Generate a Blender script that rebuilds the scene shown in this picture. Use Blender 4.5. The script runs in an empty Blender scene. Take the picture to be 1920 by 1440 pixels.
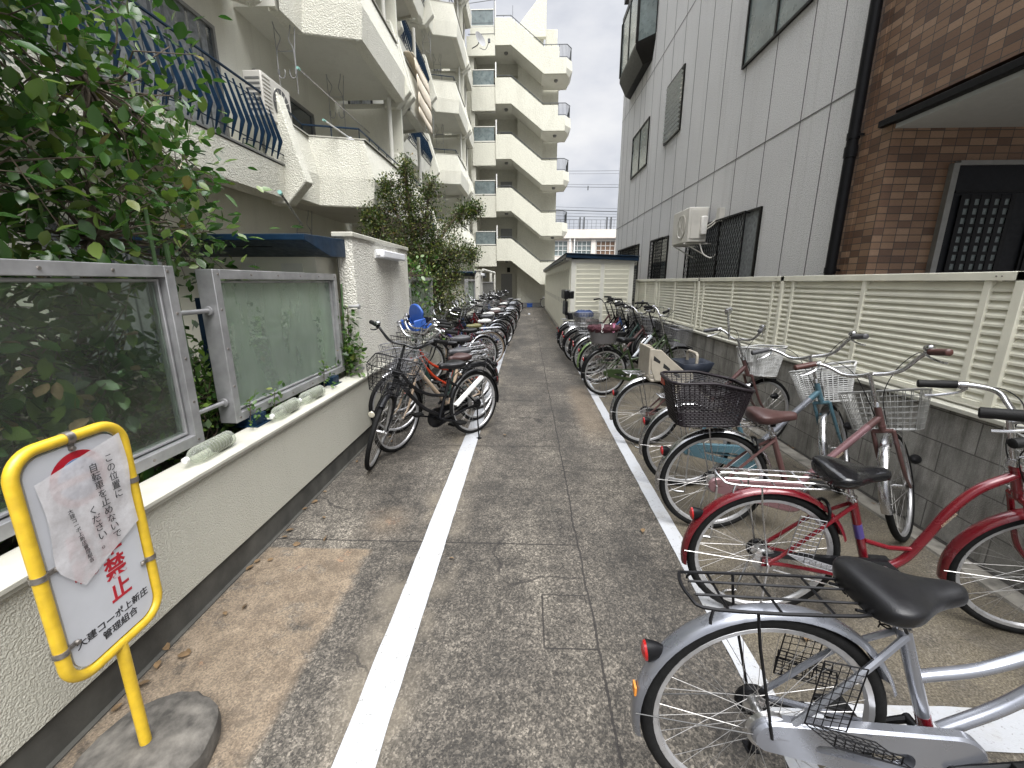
import bpy, math, random
import numpy as np
from mathutils import Vector, Matrix
random.seed(7)
D2R = math.radians
scene = bpy.context.scene
COL = scene.collection
pi = math.pi
def V(*a): return Vector(a)

# ------------------------------------------------------------------ mesh helper
class MB:
    def __init__(s): s.v = []; s.f = []
    def add(s, vs, fs, M=None):
        o = len(s.v)
        if M is not None: vs = [tuple(M @ Vector(p)) for p in vs]
        s.v += [tuple(p) for p in vs]; s.f += [tuple(i + o for i in f) for f in fs]
    def box(s, x0, x1, y0, y1, z0, z1, M=None):
        s.add([(x0,y0,z0),(x1,y0,z0),(x1,y1,z0),(x0,y1,z0),(x0,y0,z1),(x1,y0,z1),(x1,y1,z1),(x0,y1,z1)],
              [(0,3,2,1),(4,5,6,7),(0,1,5,4),(1,2,6,5),(2,3,7,6),(3,0,4,7)], M); return s
    def prism(s, poly, a, b, axis='z', M=None):
        # poly of 2-D points; axis z: (x,y); axis y: (x,z); axis x: (y,z)
        def m(p, t):
            if axis == 'z': return (p[0], p[1], t)
            if axis == 'y': return (p[0], t, p[1])
            return (t, p[0], p[1])
        n = len(poly); vs = [m(p, a) for p in poly] + [m(p, b) for p in poly]
        fs = [tuple(range(n-1, -1, -1)), tuple(range(n, 2*n))] + [(i, (i+1) % n, n+(i+1) % n, n+i) for i in range(n)]
        s.add(vs, fs, M); return s
    def tube(s, pts, r, n=8, closed=False, M=None, flat=None):
        pts = [Vector(p) for p in pts]; L = len(pts)
        rs = r if isinstance(r, (list, tuple)) else [r] * L
        T = []
        for i in range(L):
            if closed: t = pts[(i+1) % L] - pts[i-1]
            else: t = pts[min(i+1, L-1)] - pts[max(i-1, 0)]
            T.append(t.normalized())
        ref = Vector((0, 0, 1)) if abs(T[0].z) < .9 else Vector((1, 0, 0))
        N = (ref - T[0] * ref.dot(T[0])).normalized(); vs = []
        for i in range(L):
            N = (N - T[i] * N.dot(T[i]))
            if N.length < 1e-6: N = T[i].orthogonal()
            N.normalize(); B = T[i].cross(N)
            for k in range(n):
                a = 2*pi*k/n
                vs.append(pts[i] + N * math.cos(a) * rs[i] + B * math.sin(a) * (rs[i] if flat is None else flat))
        fs = []
        for i in range(L if closed else L-1):
            j = (i+1) % L
            for k in range(n):
                q = (k+1) % n; fs.append((i*n+k, i*n+q, j*n+q, j*n+k))
        if not closed:
            fs.append(tuple(range(n-1, -1, -1))); fs.append(tuple((L-1)*n + k for k in range(n)))
        s.add(vs, fs, M); return s
    def loft(s, rings, cap=True, M=None):
        n = len(rings[0]); vs = [p for r in rings for p in r]; fs = []
        for i in range(len(rings)-1):
            for k in range(n):
                q = (k+1) % n; fs.append((i*n+k, i*n+q, (i+1)*n+q, (i+1)*n+k))
        if cap: fs.append(tuple(range(n-1, -1, -1))); fs.append(tuple((len(rings)-1)*n + k for k in range(n)))
        s.add(vs, fs, M); return s
    def strip(s, a, b, M=None):
        n = len(a); s.add(list(a) + list(b), [(i, i+1, n+i+1, n+i) for i in range(n-1)], M); return s
    def lathe(s, prof, n=16, M=None):
        rings = [[(r*math.cos(2*pi*k/n), r*math.sin(2*pi*k/n), z) for k in range(n)] for r, z in prof]
        return s.loft(rings, True, M)
    def build(s, name, mat, parent=None, M=None, bevel=0, ang=38, label=None, seg=2):
        me = bpy.data.meshes.new(name); me.from_pydata(s.v, [], s.f)
        me.polygons.foreach_set('use_smooth', [True]*len(me.polygons)); me.set_sharp_from_angle(angle=D2R(ang)); me.update()
        if mat: me.materials.append(mat)
        o = bpy.data.objects.new(name, me); COL.objects.link(o)
        if parent is not None: o.parent = parent
        if M is not None: o.matrix_local = M
        if bevel:
            b = o.modifiers.new('bevel', 'BEVEL'); b.width = bevel; b.segments = seg; b.limit_method = 'ANGLE'; b.angle_limit = D2R(30)
        if label: o['label'] = label
        return o
def tag(o, label=None, cat=None, group=None, kind=None):
    if label: o['label'] = label
    if cat: o['category'] = cat
    if group: o['group'] = group
    if kind: o['kind'] = kind
    return o
def empty(name, loc=(0,0,0), rz=0, label=None, cat=None, group=None):
    o = bpy.data.objects.new(name, None); o.empty_display_size = .1; COL.objects.link(o)
    o.location = loc; o.rotation_euler = (0, 0, rz); return tag(o, label, cat, group)
def T(x, y, z): return Matrix.Translation((x, y, z))
def Rz(a): return Matrix.Rotation(a, 4, 'Z')
def Rx(a): return Matrix.Rotation(a, 4, 'X')
def Ry(a): return Matrix.Rotation(a, 4, 'Y')
def bez(pts, n=8):
    # Catmull-Rom through points
    P = [Vector(p) for p in pts]; P = [P[0]*2-P[1]] + P + [P[-1]*2-P[-2]]; out = []
    for i in range(1, len(P)-2):
        for k in range(n):
            t = k/n; a, b, c, d = P[i-1], P[i], P[i+1], P[i+2]
            out.append(.5*((2*b) + (c-a)*t + (2*a-5*b+4*c-d)*t*t + (3*b-a-3*c+d)*t**3))
    out.append(P[-2]); return out

# ------------------------------------------------------------------ materials
def newmat(name):
    m = bpy.data.materials.new(name); m.use_nodes = True; nt = m.node_tree
    return m, nt, nt.nodes['Principled BSDF']
def node(nt, typ, **kw):
    n = nt.nodes.new(typ)
    for k, v in kw.items():
        if k.startswith('i_'): n.inputs[k[2:].replace('_', ' ')].default_value = v
        else: setattr(n, k, v)
    return n
def coords(nt, scale=(1,1,1), kind='Object'):
    t = node(nt, 'ShaderNodeTexCoord'); mp = node(nt, 'ShaderNodeMapping'); mp.inputs['Scale'].default_value = scale
    nt.links.new(t.outputs[kind], mp.inputs['Vector']); return mp.outputs['Vector']
def noise(nt, vec, scale, detail=4, rough=.55):
    n = node(nt, 'ShaderNodeTexNoise'); n.inputs['Scale'].default_value = scale; n.inputs['Detail'].default_value = detail
    n.inputs['Roughness'].default_value = rough; nt.links.new(vec, n.inputs['Vector']); return n.outputs['Fac']
def ramp(nt, fac, stops):
    r = node(nt, 'ShaderNodeValToRGB'); e = r.color_ramp.elements
    while len(e) < len(stops): e.new(.5)
    for q, (p, c) in zip(e, stops):
        q.position = p; q.color = (c, c, c, 1) if isinstance(c, (int, float)) else (*c, 1)
    nt.links.new(fac, r.inputs['Fac']); return r.outputs['Color']
def mixc(nt, fac, a, b, mode='MIX'):
    m = node(nt, 'ShaderNodeMix', data_type='RGBA', blend_type=mode)
    for idx, x in ((0, fac), (6, a), (7, b)):
        if isinstance(x, (int, float)): m.inputs[idx].default_value = x if idx == 0 else (x, x, x, 1)
        elif isinstance(x, tuple): m.inputs[idx].default_value = (*x, 1)
        else: nt.links.new(x, m.inputs[idx])
    return m.outputs[2]
def mth(nt, op, a, b=0, c=0, clamp=False):
    m = node(nt, 'ShaderNodeMath', operation=op); m.use_clamp = clamp
    for i, x in enumerate((a, b, c)):
        if isinstance(x, (int, float)): m.inputs[i].default_value = x
        else: nt.links.new(x, m.inputs[i])
    return m.outputs[0]
def bump(nt, h, strength, dist, b):
    n = node(nt, 'ShaderNodeBump'); n.inputs['Strength'].default_value = strength; n.inputs['Distance'].default_value = dist
    nt.links.new(h, n.inputs['Height']); nt.links.new(n.outputs['Normal'], b.inputs['Normal'])

def plain(name, col, rough=.5, metal=0, coat=0, var=.12, vscale=14, bmp=0, bscale=200, spec=None):
    m, nt, b = newmat(name); vec = coords(nt)
    f = noise(nt, vec, vscale, 5)
    c = ramp(nt, f, [(.3, tuple(x*(1-var) for x in col)), (.7, tuple(min(1, x*(1+var)) for x in col))])
    nt.links.new(c, b.inputs['Base Color'])
    r = ramp(nt, noise(nt, vec, vscale*2.3, 3), [(.3, max(0, rough-.08)), (.7, min(1, rough+.08))])
    nt.links.new(r, b.inputs['Roughness']); b.inputs['Metallic'].default_value = metal
    b.inputs['Coat Weight'].default_value = coat; b.inputs['Coat Roughness'].default_value = .12
    if spec is not None: b.inputs['Specular IOR Level'].default_value = spec
    if bmp: bump(nt, noise(nt, vec, bscale, 3), bmp, .003, b)
    return m
def rusty(name, col, rust=.3, rough=.3, metal=1):
    m, nt, b = newmat(name); vec = coords(nt)
    f = ramp(nt, noise(nt, vec, 22, 8, .75), [(.62-.12*rust, 0), (.74-.12*rust, 1)])
    c = mixc(nt, f, col, (.13, .06, .03)); nt.links.new(c, b.inputs['Base Color'])
    nt.links.new(mth(nt, 'MULTIPLY', mth(nt, 'SUBTRACT', 1, f), metal), b.inputs['Metallic'])
    nt.links.new(mth(nt, 'MULTIPLY_ADD', f, .5, rough), b.inputs['Roughness']); return m
def stucco(name, col, scale=55, strength=.9, dist=.012, stain=.25, dirt=(.35,.33,.27)):
    m, nt, b = newmat(name); vec = coords(nt)
    n1 = noise(nt, vec, scale, 3, .5); n2 = noise(nt, vec, scale*2.7, 2)
    h = mth(nt, 'ADD', mth(nt, 'MULTIPLY', ramp(nt, n1, [(.38, 0), (.62, 1)]), 1.0), mth(nt, 'MULTIPLY', n2, .35))
    bump(nt, h, strength, dist, b)
    big = noise(nt, coords(nt, (1.2, 1.2, .35)), 1.6, 7, .65)
    c = mixc(nt, mth(nt, 'MULTIPLY', ramp(nt, big, [(.5, 0), (.8, 1)]), stain), col, dirt)
    drip = noise(nt, coords(nt, (5, 5, .25)), 2.0, 6, .6); c = mixc(nt, mth(nt, 'MULTIPLY', ramp(nt, drip, [(.56, 0), (.72, 1)]), stain*.55), c, dirt)
    c = mixc(nt, .22, c, ramp(nt, n1, [(.35, .55), (.65, 1.0)]), 'MULTIPLY')
    nt.links.new(c, b.inputs['Base Color']); b.inputs['Roughness'].default_value = .85; return m
def paint(name, col, metallic=.0, rough=.3):
    m = plain(name, col, rough, metallic, .6, .05, 5); return m

M = {}
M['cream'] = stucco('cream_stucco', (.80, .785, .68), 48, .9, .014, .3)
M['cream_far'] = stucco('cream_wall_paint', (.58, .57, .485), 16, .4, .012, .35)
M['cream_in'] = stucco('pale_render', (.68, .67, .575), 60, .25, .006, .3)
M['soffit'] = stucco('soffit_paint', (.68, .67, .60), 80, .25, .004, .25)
M['lowwall'] = stucco('planter_stucco', (.52, .505, .43), 120, .8, .006, .22)
M['cap'] = plain('cap_paint', (.44, .43, .37), .6, var=.12, vscale=7, bmp=.3, bscale=60)
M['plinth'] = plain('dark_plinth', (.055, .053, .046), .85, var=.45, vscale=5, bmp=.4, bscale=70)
M['part'] = stucco('partition_stucco', (.76, .74, .66), 60, .9, .014, .5, (.33, .29, .23))
M['navy'] = plain('navy_paint', (.007, .022, .046), .42, var=.25, vscale=9, spec=.18)
M['blueplastic'] = plain('blue_plastic', (.025, .085, .33), .4)
M['alu'] = plain('aluminium', (.36, .36, .365), .45, .55, var=.2, vscale=10)
M['greywall'] = None
M['black'] = plain('black_paint', (.006, .006, .007), .35, 0, .3, spec=.18)
M['blackmetal'] = plain('black_anodised', (.008, .008, .009), .45, .3, spec=.18)
M['rubber'] = plain('rubber', (.007, .007, .007), .75, var=.3, vscale=40, bmp=.2, spec=.18)
M['grip'] = plain('grip_rubber', (.009, .009, .009), .6, bmp=.4, bscale=260, spec=.18)
M['browngrip'] = plain('brown_grip', (.055, .018, .014), .45)
M['chrome'] = plain('chrome', (.50, .50, .51), .24, 1, var=.15)
M['chromerust'] = rusty('chrome_with_rust', (.55, .55, .55), .55, .3)
M['rim'] = plain('rim_alloy', (.52, .52, .53), .35, .75, var=.15, vscale=20)
M['spoke'] = plain('spoke_steel', (.34, .33, .32), .35, .8, var=.3, vscale=20)
M['silver'] = plain('silver_paint', (.23, .24, .27), .3, .65, .7, .05, 5)
M['red'] = paint('red_paint', (.115, .004, .009), .1, .25)
M['pink'] = paint('dusty_pink_paint', (.20, .11, .118), .45, .3)
M['lightblue'] = paint('light_blue_paint', (.08, .16, .20), .35, .3)
M['mauve'] = paint('mauve_brown_paint', (.10, .05, .047), .3, .35)
M['green'] = paint('dark_green_paint', (.024, .042, .013), .1, .35)
M['lime'] = paint('pale_green_paint', (.11, .17, .06), .1, .35)
M['white'] = paint('white_paint', (.62, .66, .70), .1, .35)
M['orange'] = paint('orange_paint', (.36, .035, .010), 0, .3)
M['creampaint'] = paint('cream_paint', (.42, .32, .23), 0, .35)
M['purple'] = paint('purple_paint', (.05, .035, .16), .1, .35)
M['maroon'] = paint('maroon_paint', (.10, .012, .022), .1, .35)
M['bottle_green'] = paint('bottle_green_paint', (.012, .035, .03), .1, .35)
M['bluepaint'] = paint('blue_paint', (.04, .09, .24), .1, .35)
M['saddle'] = plain('black_vinyl', (.008, .008, .009), .38, var=.1, bmp=.15, bscale=400, spec=.3)
M['vinylcover'] = plain('glossy_saddle_cover', (.006, .006, .007), .16, var=.1, bmp=.5, bscale=35)
M['saddlebrown'] = plain('brown_vinyl', (.045, .020, .018), .5, bmp=.15, bscale=300)
M['saddlegrey'] = plain('grey_vinyl', (.05, .05, .055), .5)
M['saddleolive'] = plain('olive_vinyl', (.14, .13, .05), .5)
M['saddlewhite'] = plain('white_vinyl', (.6, .6, .58), .5)
M['reflector'] = plain('red_reflector', (.30, .006, .006), .12, coat=.8)
M['lens'] = plain('lamp_lens', (.55, .52, .42), .15, .3)
M['greywire'] = plain('dull_steel_wire', (.24, .24, .23), .4, .6, var=.3)
M['wicker'] = plain('white_wicker', (.45, .45, .44), .55, var=.2)
M['darkwicker'] = plain('dark_wicker', (.014, .011, .013), .38, var=.3, spec=.18)
M['greybasket'] = plain('grey_basket_wire', (.20, .20, .21), .4, .6)
M['cable'] = plain('cable_black', (.006, .006, .006), .5, spec=.18)
M['beige'] = plain('beige_plastic', (.30, .27, .22), .5)
M['darknavy'] = plain('dark_plastic', (.018, .022, .032), .45, spec=.18)
M['maroonfab'] = plain('maroon_fabric', (.05, .012, .018), .9, var=.4, vscale=30, bmp=.6, bscale=60)
M['greyplastic'] = plain('smoke_plastic', (.10, .095, .095), .35)
M['pinkclip'] = plain('pink_clip', (.75, .28, .45), .4)
M['whiteplastic'] = plain('white_plastic', (.7, .7, .68), .4)
M['yellow'] = plain('yellow_sign_paint', (.56, .37, .02), .42, var=.14, vscale=26, bmp=.15, bscale=40, coat=.2)
M['signwhite'] = plain('sign_white', (.50, .51, .535), .45, var=.05, vscale=8)
M['signred'] = plain('sign_red', (.38, .008, .02), .4)
M['ink'] = plain('ink_black', (.02, .02, .022), .6)
M['steelclip'] = plain('steel_clip', (.25, .23, .21), .4, .8, var=.4, vscale=60)
M['window'] = plain('window_glass', (.05, .06, .065), .08, 0, .6, .3, 2)
M['curtain'] = plain('lace_curtain', (.17, .18, .18), .9, var=.35, vscale=18)
M['obscure'] = plain('obscure_glass', (.13, .16, .16), .3, 0, .5, .3, 3, bmp=.5, bscale=120)
M['winframe'] = plain('bronze_frame', (.012, .011, .010), .4, .4, spec=.18)
M['winframe_l'] = plain('grey_frame', (.20, .20, .19), .45, .4)
M['acwhite'] = plain('ac_casing', (.55, .53, .48), .5, var=.1, vscale=4)
M['dark'] = plain('dark_void', (.02, .02, .02), .8, spec=.18)
M['shed'] = plain('shed_panel', (.70, .685, .58), .45, var=.04, vscale=3)
M['shedtrim'] = plain('shed_frame', (.64, .63, .57), .45, var=.05)
M['louvre'] = plain('louvre_paint', (.73, .712, .60), .45, var=.09, vscale=5)
M['bark'] = plain('bark', (.085, .065, .045), .9, var=.4, vscale=20, bmp=1, bscale=60)
M['bamboo'] = plain('green_stake', (.07, .13, .05), .5, var=.3)
M['soil'] = plain('soil', (.045, .035, .022), .95, var=.5, vscale=12, bmp=1, bscale=40)
M['vinylpanel'] = plain('door_grey', (.20, .20, .20), .5)
M['rope'] = plain('grey_rail', (.08, .085, .09), .5, .5)

def leafmat(name, c1, c2, c3, rough=.35, trans=.25):
    m, nt, b = newmat(name)
    g = node(nt, 'ShaderNodeNewGeometry'); r = g.outputs['Random Per Island']
    c = ramp(nt, r, [(0, c1), (.55, c2), (.93, c3), (.985, c3), (1, (.18, .10, .03))])
    nt.links.new(c, b.inputs['Base Color']); b.inputs['Roughness'].default_value = rough
    tr = node(nt, 'ShaderNodeBsdfTranslucent'); nt.links.new(mixc(nt, 1, c, (1.0, 1.5, .5), 'MULTIPLY'), tr.inputs['Color'])
    mx = node(nt, 'ShaderNodeMixShader'); mx.inputs[0].default_value = trans
    out = nt.nodes['Material Output']; nt.links.new(b.outputs[0], mx.inputs[1]); nt.links.new(tr.outputs[0], mx.inputs[2]); nt.links.new(mx.outputs[0], out.inputs[0])
    return m
M['camellia'] = leafmat('camellia_leaf', (.024, .062, .014), (.052, .118, .026), (.14, .19, .05), .26, .18)
M['yew'] = leafmat('yew_leaf', (.022, .042, .012), (.062, .092, .024), (.17, .165, .045), .45, .2)
M['ivy'] = leafmat('ivy_leaf', (.025, .06, .014), (.06, .12, .022), (.15, .23, .04), .42, .2)

# frosted pane glass
def frost(name, tint, rough, mixmilk, milk, rib=0):
    m, nt, b = newmat(name); out = nt.nodes['Material Output']
    rf = node(nt, 'ShaderNodeBsdfRefraction'); rf.inputs['Color'].default_value = (*tint, 1); rf.inputs['Roughness'].default_value = rough; rf.inputs['IOR'].default_value = 1.08
    df = node(nt, 'ShaderNodeBsdfTranslucent'); df.inputs['Color'].default_value = (*milk, 1)
    d2 = node(nt, 'ShaderNodeBsdfDiffuse'); d2.inputs['Color'].default_value = (*milk, 1)
    vec = coords(nt)
    mk = node(nt, 'ShaderNodeMixShader'); mk.inputs[0].default_value = .5; nt.links.new(df.outputs[0], mk.inputs[1]); nt.links.new(d2.outputs[0], mk.inputs[2])
    m1 = node(nt, 'ShaderNodeMixShader'); f = ramp(nt, noise(nt, coords(nt, (1, 1, .3)), 3, 5), [(.3, mixmilk*.7), (.7, min(1, mixmilk*1.4))])
    nt.links.new(f, m1.inputs[0]); nt.links.new(rf.outputs[0], m1.inputs[1]); nt.links.new(mk.outputs[0], m1.inputs[2])
    gl = node(nt, 'ShaderNodeBsdfGlossy'); gl.inputs['Roughness'].default_value = .12; gl.inputs['Color'].default_value = (.8, .8, .8, 1)
    m2 = node(nt, 'ShaderNodeMixShader'); m2.inputs[0].default_value = .07
    nt.links.new(m1.outputs[0], m2.inputs[1]); nt.links.new(gl.outputs[0], m2.inputs[2]); nt.links.new(m2.outputs[0], out.inputs[0])
    if rib:
        w = node(nt, 'ShaderNodeTexWave', wave_type='BANDS', bands_direction='Y'); w.inputs['Scale'].default_value = rib; w.inputs['Distortion'].default_value = .4
        nt.links.new(vec, w.inputs['Vector']); bp = node(nt, 'ShaderNodeBump'); bp.inputs['Strength'].default_value = .10; bp.inputs['Distance'].default_value = .002
        nt.links.new(w.outputs['Fac'], bp.inputs['Height'])
        for x in (rf, d2, gl): nt.links.new(bp.outputs['Normal'], x.inputs['Normal'])
    return m
M['pane_dark'] = frost('weathered_clear_pane', (.86, .92, .86), .035, .08, (.22, .25, .22))
M['pane_milk'] = frost('milky_ribbed_pane', (.84, .93, .86), .07, .30, (.62, .70, .62), 12)
m, nt, b = newmat('clear_plastic'); M['pet'] = m
b.inputs['Base Color'].default_value = (.42, .44, .38, 1); b.inputs['Roughness'].default_value = .10
lw = node(nt, 'ShaderNodeLayerWeight'); lw.inputs['Blend'].default_value = .45; tr = node(nt, 'ShaderNodeBsdfTransparent'); tr.inputs['Color'].default_value = (.90, .93, .88, 1); mx = node(nt, 'ShaderNodeMixShader')
nt.links.new(mth(nt, 'MULTIPLY_ADD', lw.outputs['Facing'], .75, .12), mx.inputs[0]); nt.links.new(tr.outputs[0], mx.inputs[1]); nt.links.new(b.outputs[0], mx.inputs[2]); nt.links.new(mx.outputs[0], nt.nodes['Material Output'].inputs[0])

# ground concrete
def ground_mat():
    m, nt, b = newmat('aged_concrete'); vec = coords(nt)
    sep = node(nt, 'ShaderNodeSeparateXYZ'); nt.links.new(vec, sep.inputs[0]); X, Y = sep.outputs['X'], sep.outputs['Y']
    fine = noise(nt, vec, 130, 3, .6); vor = node(nt, 'ShaderNodeTexVoronoi'); vor.inputs['Scale'].default_value = 150; nt.links.new(vec, vor.inputs['Vector'])
    med = noise(nt, vec, 9, 8, .72); big = noise(nt, coords(nt, (1.2, .5, 1)), 1.5, 6, .62)
    streak = noise(nt, coords(nt, (1.0, 6.0, 1)), 1.3, 5, .6)
    base = ramp(nt, big, [(.34, (.031, .027, .022)), (.50, (.064, .056, .046)), (.64, (.108, .096, .079))])
    base = mixc(nt, .8, base, ramp(nt, med, [(.36, .55), (.5, 1.0), (.64, 1.35)]), 'MULTIPLY')
    base = mixc(nt, .45, base, ramp(nt, streak, [(.35, .5), (.6, 1.2)]), 'MULTIPLY')
    v2 = node(nt, 'ShaderNodeTexVoronoi'); v2.inputs['Scale'].default_value = 85; nt.links.new(vec, v2.inputs['Vector'])
    base = mixc(nt, .6, base, ramp(nt, v2.outputs['Color'], [(.2, .45), (.5, .9), (.8, 1.75)]), 'MULTIPLY')
    base = mixc(nt, .7, base, ramp(nt, vor.outputs['Color'], [(.25, .35), (.5, .9), (.8, 2.1)]), 'MULTIPLY')
    base = mixc(nt, mth(nt, 'MULTIPLY', ramp(nt, noise(nt, vec, 42, 5, .8), [(.60, 0), (.66, 1)]), .5), base, (.27, .245, .205))
    base = mixc(nt, mth(nt, 'MULTIPLY', ramp(nt, noise(nt, vec, 48, 3, .7), [(.34, 1), (.40, 0)]), .8), base, (.018, .016, .014))
    # soft box helper with ragged border
    rag = mth(nt, 'MULTIPLY', mth(nt, 'SUBTRACT', noise(nt, vec, 3.5, 8, .7), .5), .5)
    def band(c, lo, hi, soft, jitter=1.0):
        cc = mth(nt, 'ADD', c, mth(nt, 'MULTIPLY', rag, jitter))
        a = mth(nt, 'DIVIDE', mth(nt, 'SUBTRACT', cc, lo), soft, clamp=True); d = mth(nt, 'DIVIDE', mth(nt, 'SUBTRACT', hi, cc), soft, clamp=True)
        return mth(nt, 'MULTIPLY', a, d)
    tan = mixc(nt, ramp(nt, med, [(.3, 0), (.7, 1)]), (.095, .070, .047), (.215, .168, .118))
    tan = mixc(nt, mth(nt, 'MULTIPLY', ramp(nt, noise(nt, vec, 2.4, 6, .7), [(.58, 0), (.66, 1)]), .8), tan, (.36, .165, .08))
    tan = mixc(nt, .5, tan, ramp(nt, fine, [(.35, .4), (.6, 1.3)]), 'MULTIPLY'); tan = mixc(nt, .6, tan, ramp(nt, vor.outputs['Color'], [(.2, .6), (.8, 1.4)]), 'MULTIPLY'); tan = mixc(nt, mth(nt, 'MULTIPLY', ramp(nt, noise(nt, vec, 6, 8, .8), [(.52, 0), (.62, 1)]), .6), tan, (.07, .055, .04))
    tm = mth(nt, 'MULTIPLY', band(X, -1.62, -.92, .05, .25), band(Y, .2, 2.235, .015, .03))
    tm = mth(nt, 'MULTIPLY', tm, ramp(nt, noise(nt, vec, 5, 8, .75), [(.36, .1), (.46, .95)]))
    base = mixc(nt, tm, base, tan)
    pale = band(Y, 2.3, 2.75, .25, .5); pale = mth(nt, 'MULTIPLY', pale, band(X, -1.15, -.75, .2, .5))
    base = mixc(nt, mth(nt, 'MULTIPLY', pale, .7), base, tan)
    # brownish bike strip to the right of the painted line
    rs = band(X, .93, 3.4, .08, .12); rs = mth(nt, 'MULTIPLY', rs, ramp(nt, noise(nt, vec, 1.7, 6, .65), [(.38, .15), (.55, .75)]))
    brown = mixc(nt, ramp(nt, fine, [(.4, 0), (.62, 1)]), (.050, .040, .026), (.17, .145, .10))
    base = mixc(nt, rs, base, brown)
    rust = mth(nt, 'MULTIPLY', band(X, .55, 1.0, .15, .4), band(Y, 4.0, 6.6, .5, .8))
    base = mixc(nt, mth(nt, 'MULTIPLY', rust, .35), base, (.20, .15, .10))
    nl = mth(nt, 'MULTIPLY', band(X, -.80, -.36, .10, .2), ramp(nt, noise(nt, vec, 2.0, 6, .65), [(.45, 0), (.6, .55)]))
    base = mixc(nt, nl, base, (.17, .145, .11))
    # joints and cracks
    wob = mth(nt, 'MULTIPLY', mth(nt, 'SUBTRACT', noise(nt, vec, 2.2, 6, .6), .5), .09)
    def line(c, at, w, wobble=1.0):
        return mth(nt, 'LESS_THAN', mth(nt, 'ABSOLUTE', mth(nt, 'SUBTRACT', mth(nt, 'ADD', c, mth(nt, 'MULTIPLY', wob, wobble)), at)), w)
    def gt(c, v): return mth(nt, 'GREATER_THAN', c, v)
    def lt(c, v): return mth(nt, 'LESS_THAN', c, v)
    js = line(X, .33, .0055, .7)
    leftside = mth(nt, 'MULTIPLY', lt(X, .33), gt(X, -1.6))
    for yy in (2.315, 3.92, 5.6, 7.9, 10.2, 12.6, 15, 18):
        js = mth(nt, 'MAXIMUM', js, mth(nt, 'MULTIPLY', line(Y, yy, .0055, .08), leftside))
    js = mth(nt, 'MAXIMUM', js, mth(nt, 'MULTIPLY', line(X, .09, .004, .1), mth(nt, 'MULTIPLY', gt(Y, 1.55), lt(Y, 1.88))))
    for yy in (1.55, 1.88): js = mth(nt, 'MAXIMUM', js, mth(nt, 'MULTIPLY', line(Y, yy, .004, .1), mth(nt, 'MULTIPLY', gt(X, .09), lt(X, .33))))
    cr = node(nt, 'ShaderNodeTexVoronoi', feature='DISTANCE_TO_EDGE'); cr.inputs['Scale'].default_value = 1.1
    wn = node(nt, 'ShaderNodeTexNoise', i_Scale=3.0, i_Detail=6.0); nt.links.new(vec, wn.inputs['Vector'])
    dv = mixc(nt, .25, vec, wn.outputs['Color'])
    nt.links.new(dv, cr.inputs['Vector'])
    crk = mth(nt, 'MULTIPLY', mth(nt, 'LESS_THAN', cr.outputs['Distance'], .006), ramp(nt, noise(nt, vec, .8, 3), [(.52, 0), (.56, .8)]))
    dark = mth(nt, 'MAXIMUM', js, crk)
    base = mixc(nt, mth(nt, 'MULTIPLY', dark, .85), base, (.012, .010, .009))
    nt.links.new(base, b.inputs['Base Color'])
    rg = ramp(nt, big, [(.35, .62), (.6, .9)]); nt.links.new(rg, b.inputs['Roughness'])
    h = mth(nt, 'ADD', mth(nt, 'MULTIPLY', vor.outputs['Distance'], .5), mth(nt, 'MULTIPLY', med, 1.2)); h = mth(nt, 'SUBTRACT', h, mth(nt, 'MULTIPLY', dark, 2.0))
    bump(nt, h, .5, .006, b); return m
M['ground'] = ground_mat()
def line_mat():
    m, nt, b = newmat('worn_white_line'); vec = coords(nt)
    f = noise(nt, vec, 55, 6, .75); g = noise(nt, vec, 4, 5, .7)
    c = mixc(nt, ramp(nt, g, [(.5, 0), (.75, .45)]), (.38, .39, .41), (.27, .24, .175))
    c = mixc(nt, ramp(nt, f, [(.59, 0), (.66, 1)]), c, (.14, .13, .11))
    nt.links.new(c, b.inputs['Base Color']); b.inputs['Roughness'].default_value = .6; bump(nt, noise(nt, vec, 140, 3), .5, .003, b); return m
M['line'] = line_mat()
def panelwall():
    m, nt, b = newmat('grey_siding'); vec = coords(nt)
    n1 = noise(nt, vec, 75, 3, .55); big = noise(nt, vec, .7, 5)
    h = ramp(nt, n1, [(.4, 0), (.62, 1)]); bump(nt, h, .85, .008, b)
    c = mixc(nt, ramp(nt, n1, [(.35, 0), (.6, 1)]), (.52, .515, .505), (.70, .69, .675)); c = mixc(nt, .3, c, ramp(nt, big, [(.3, .8), (.7, 1.1)]), 'MULTIPLY')
    drip = noise(nt, coords(nt, (6, 6, .2)), 1.6, 6, .6); c = mixc(nt, mth(nt, 'MULTIPLY', ramp(nt, drip, [(.55, 0), (.75, 1)]), .22), c, (.25, .24, .22))
    nt.links.new(c, b.inputs['Base Color']); b.inputs['Roughness'].default_value = .75; return m
M['greywall'] = panelwall()
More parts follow.
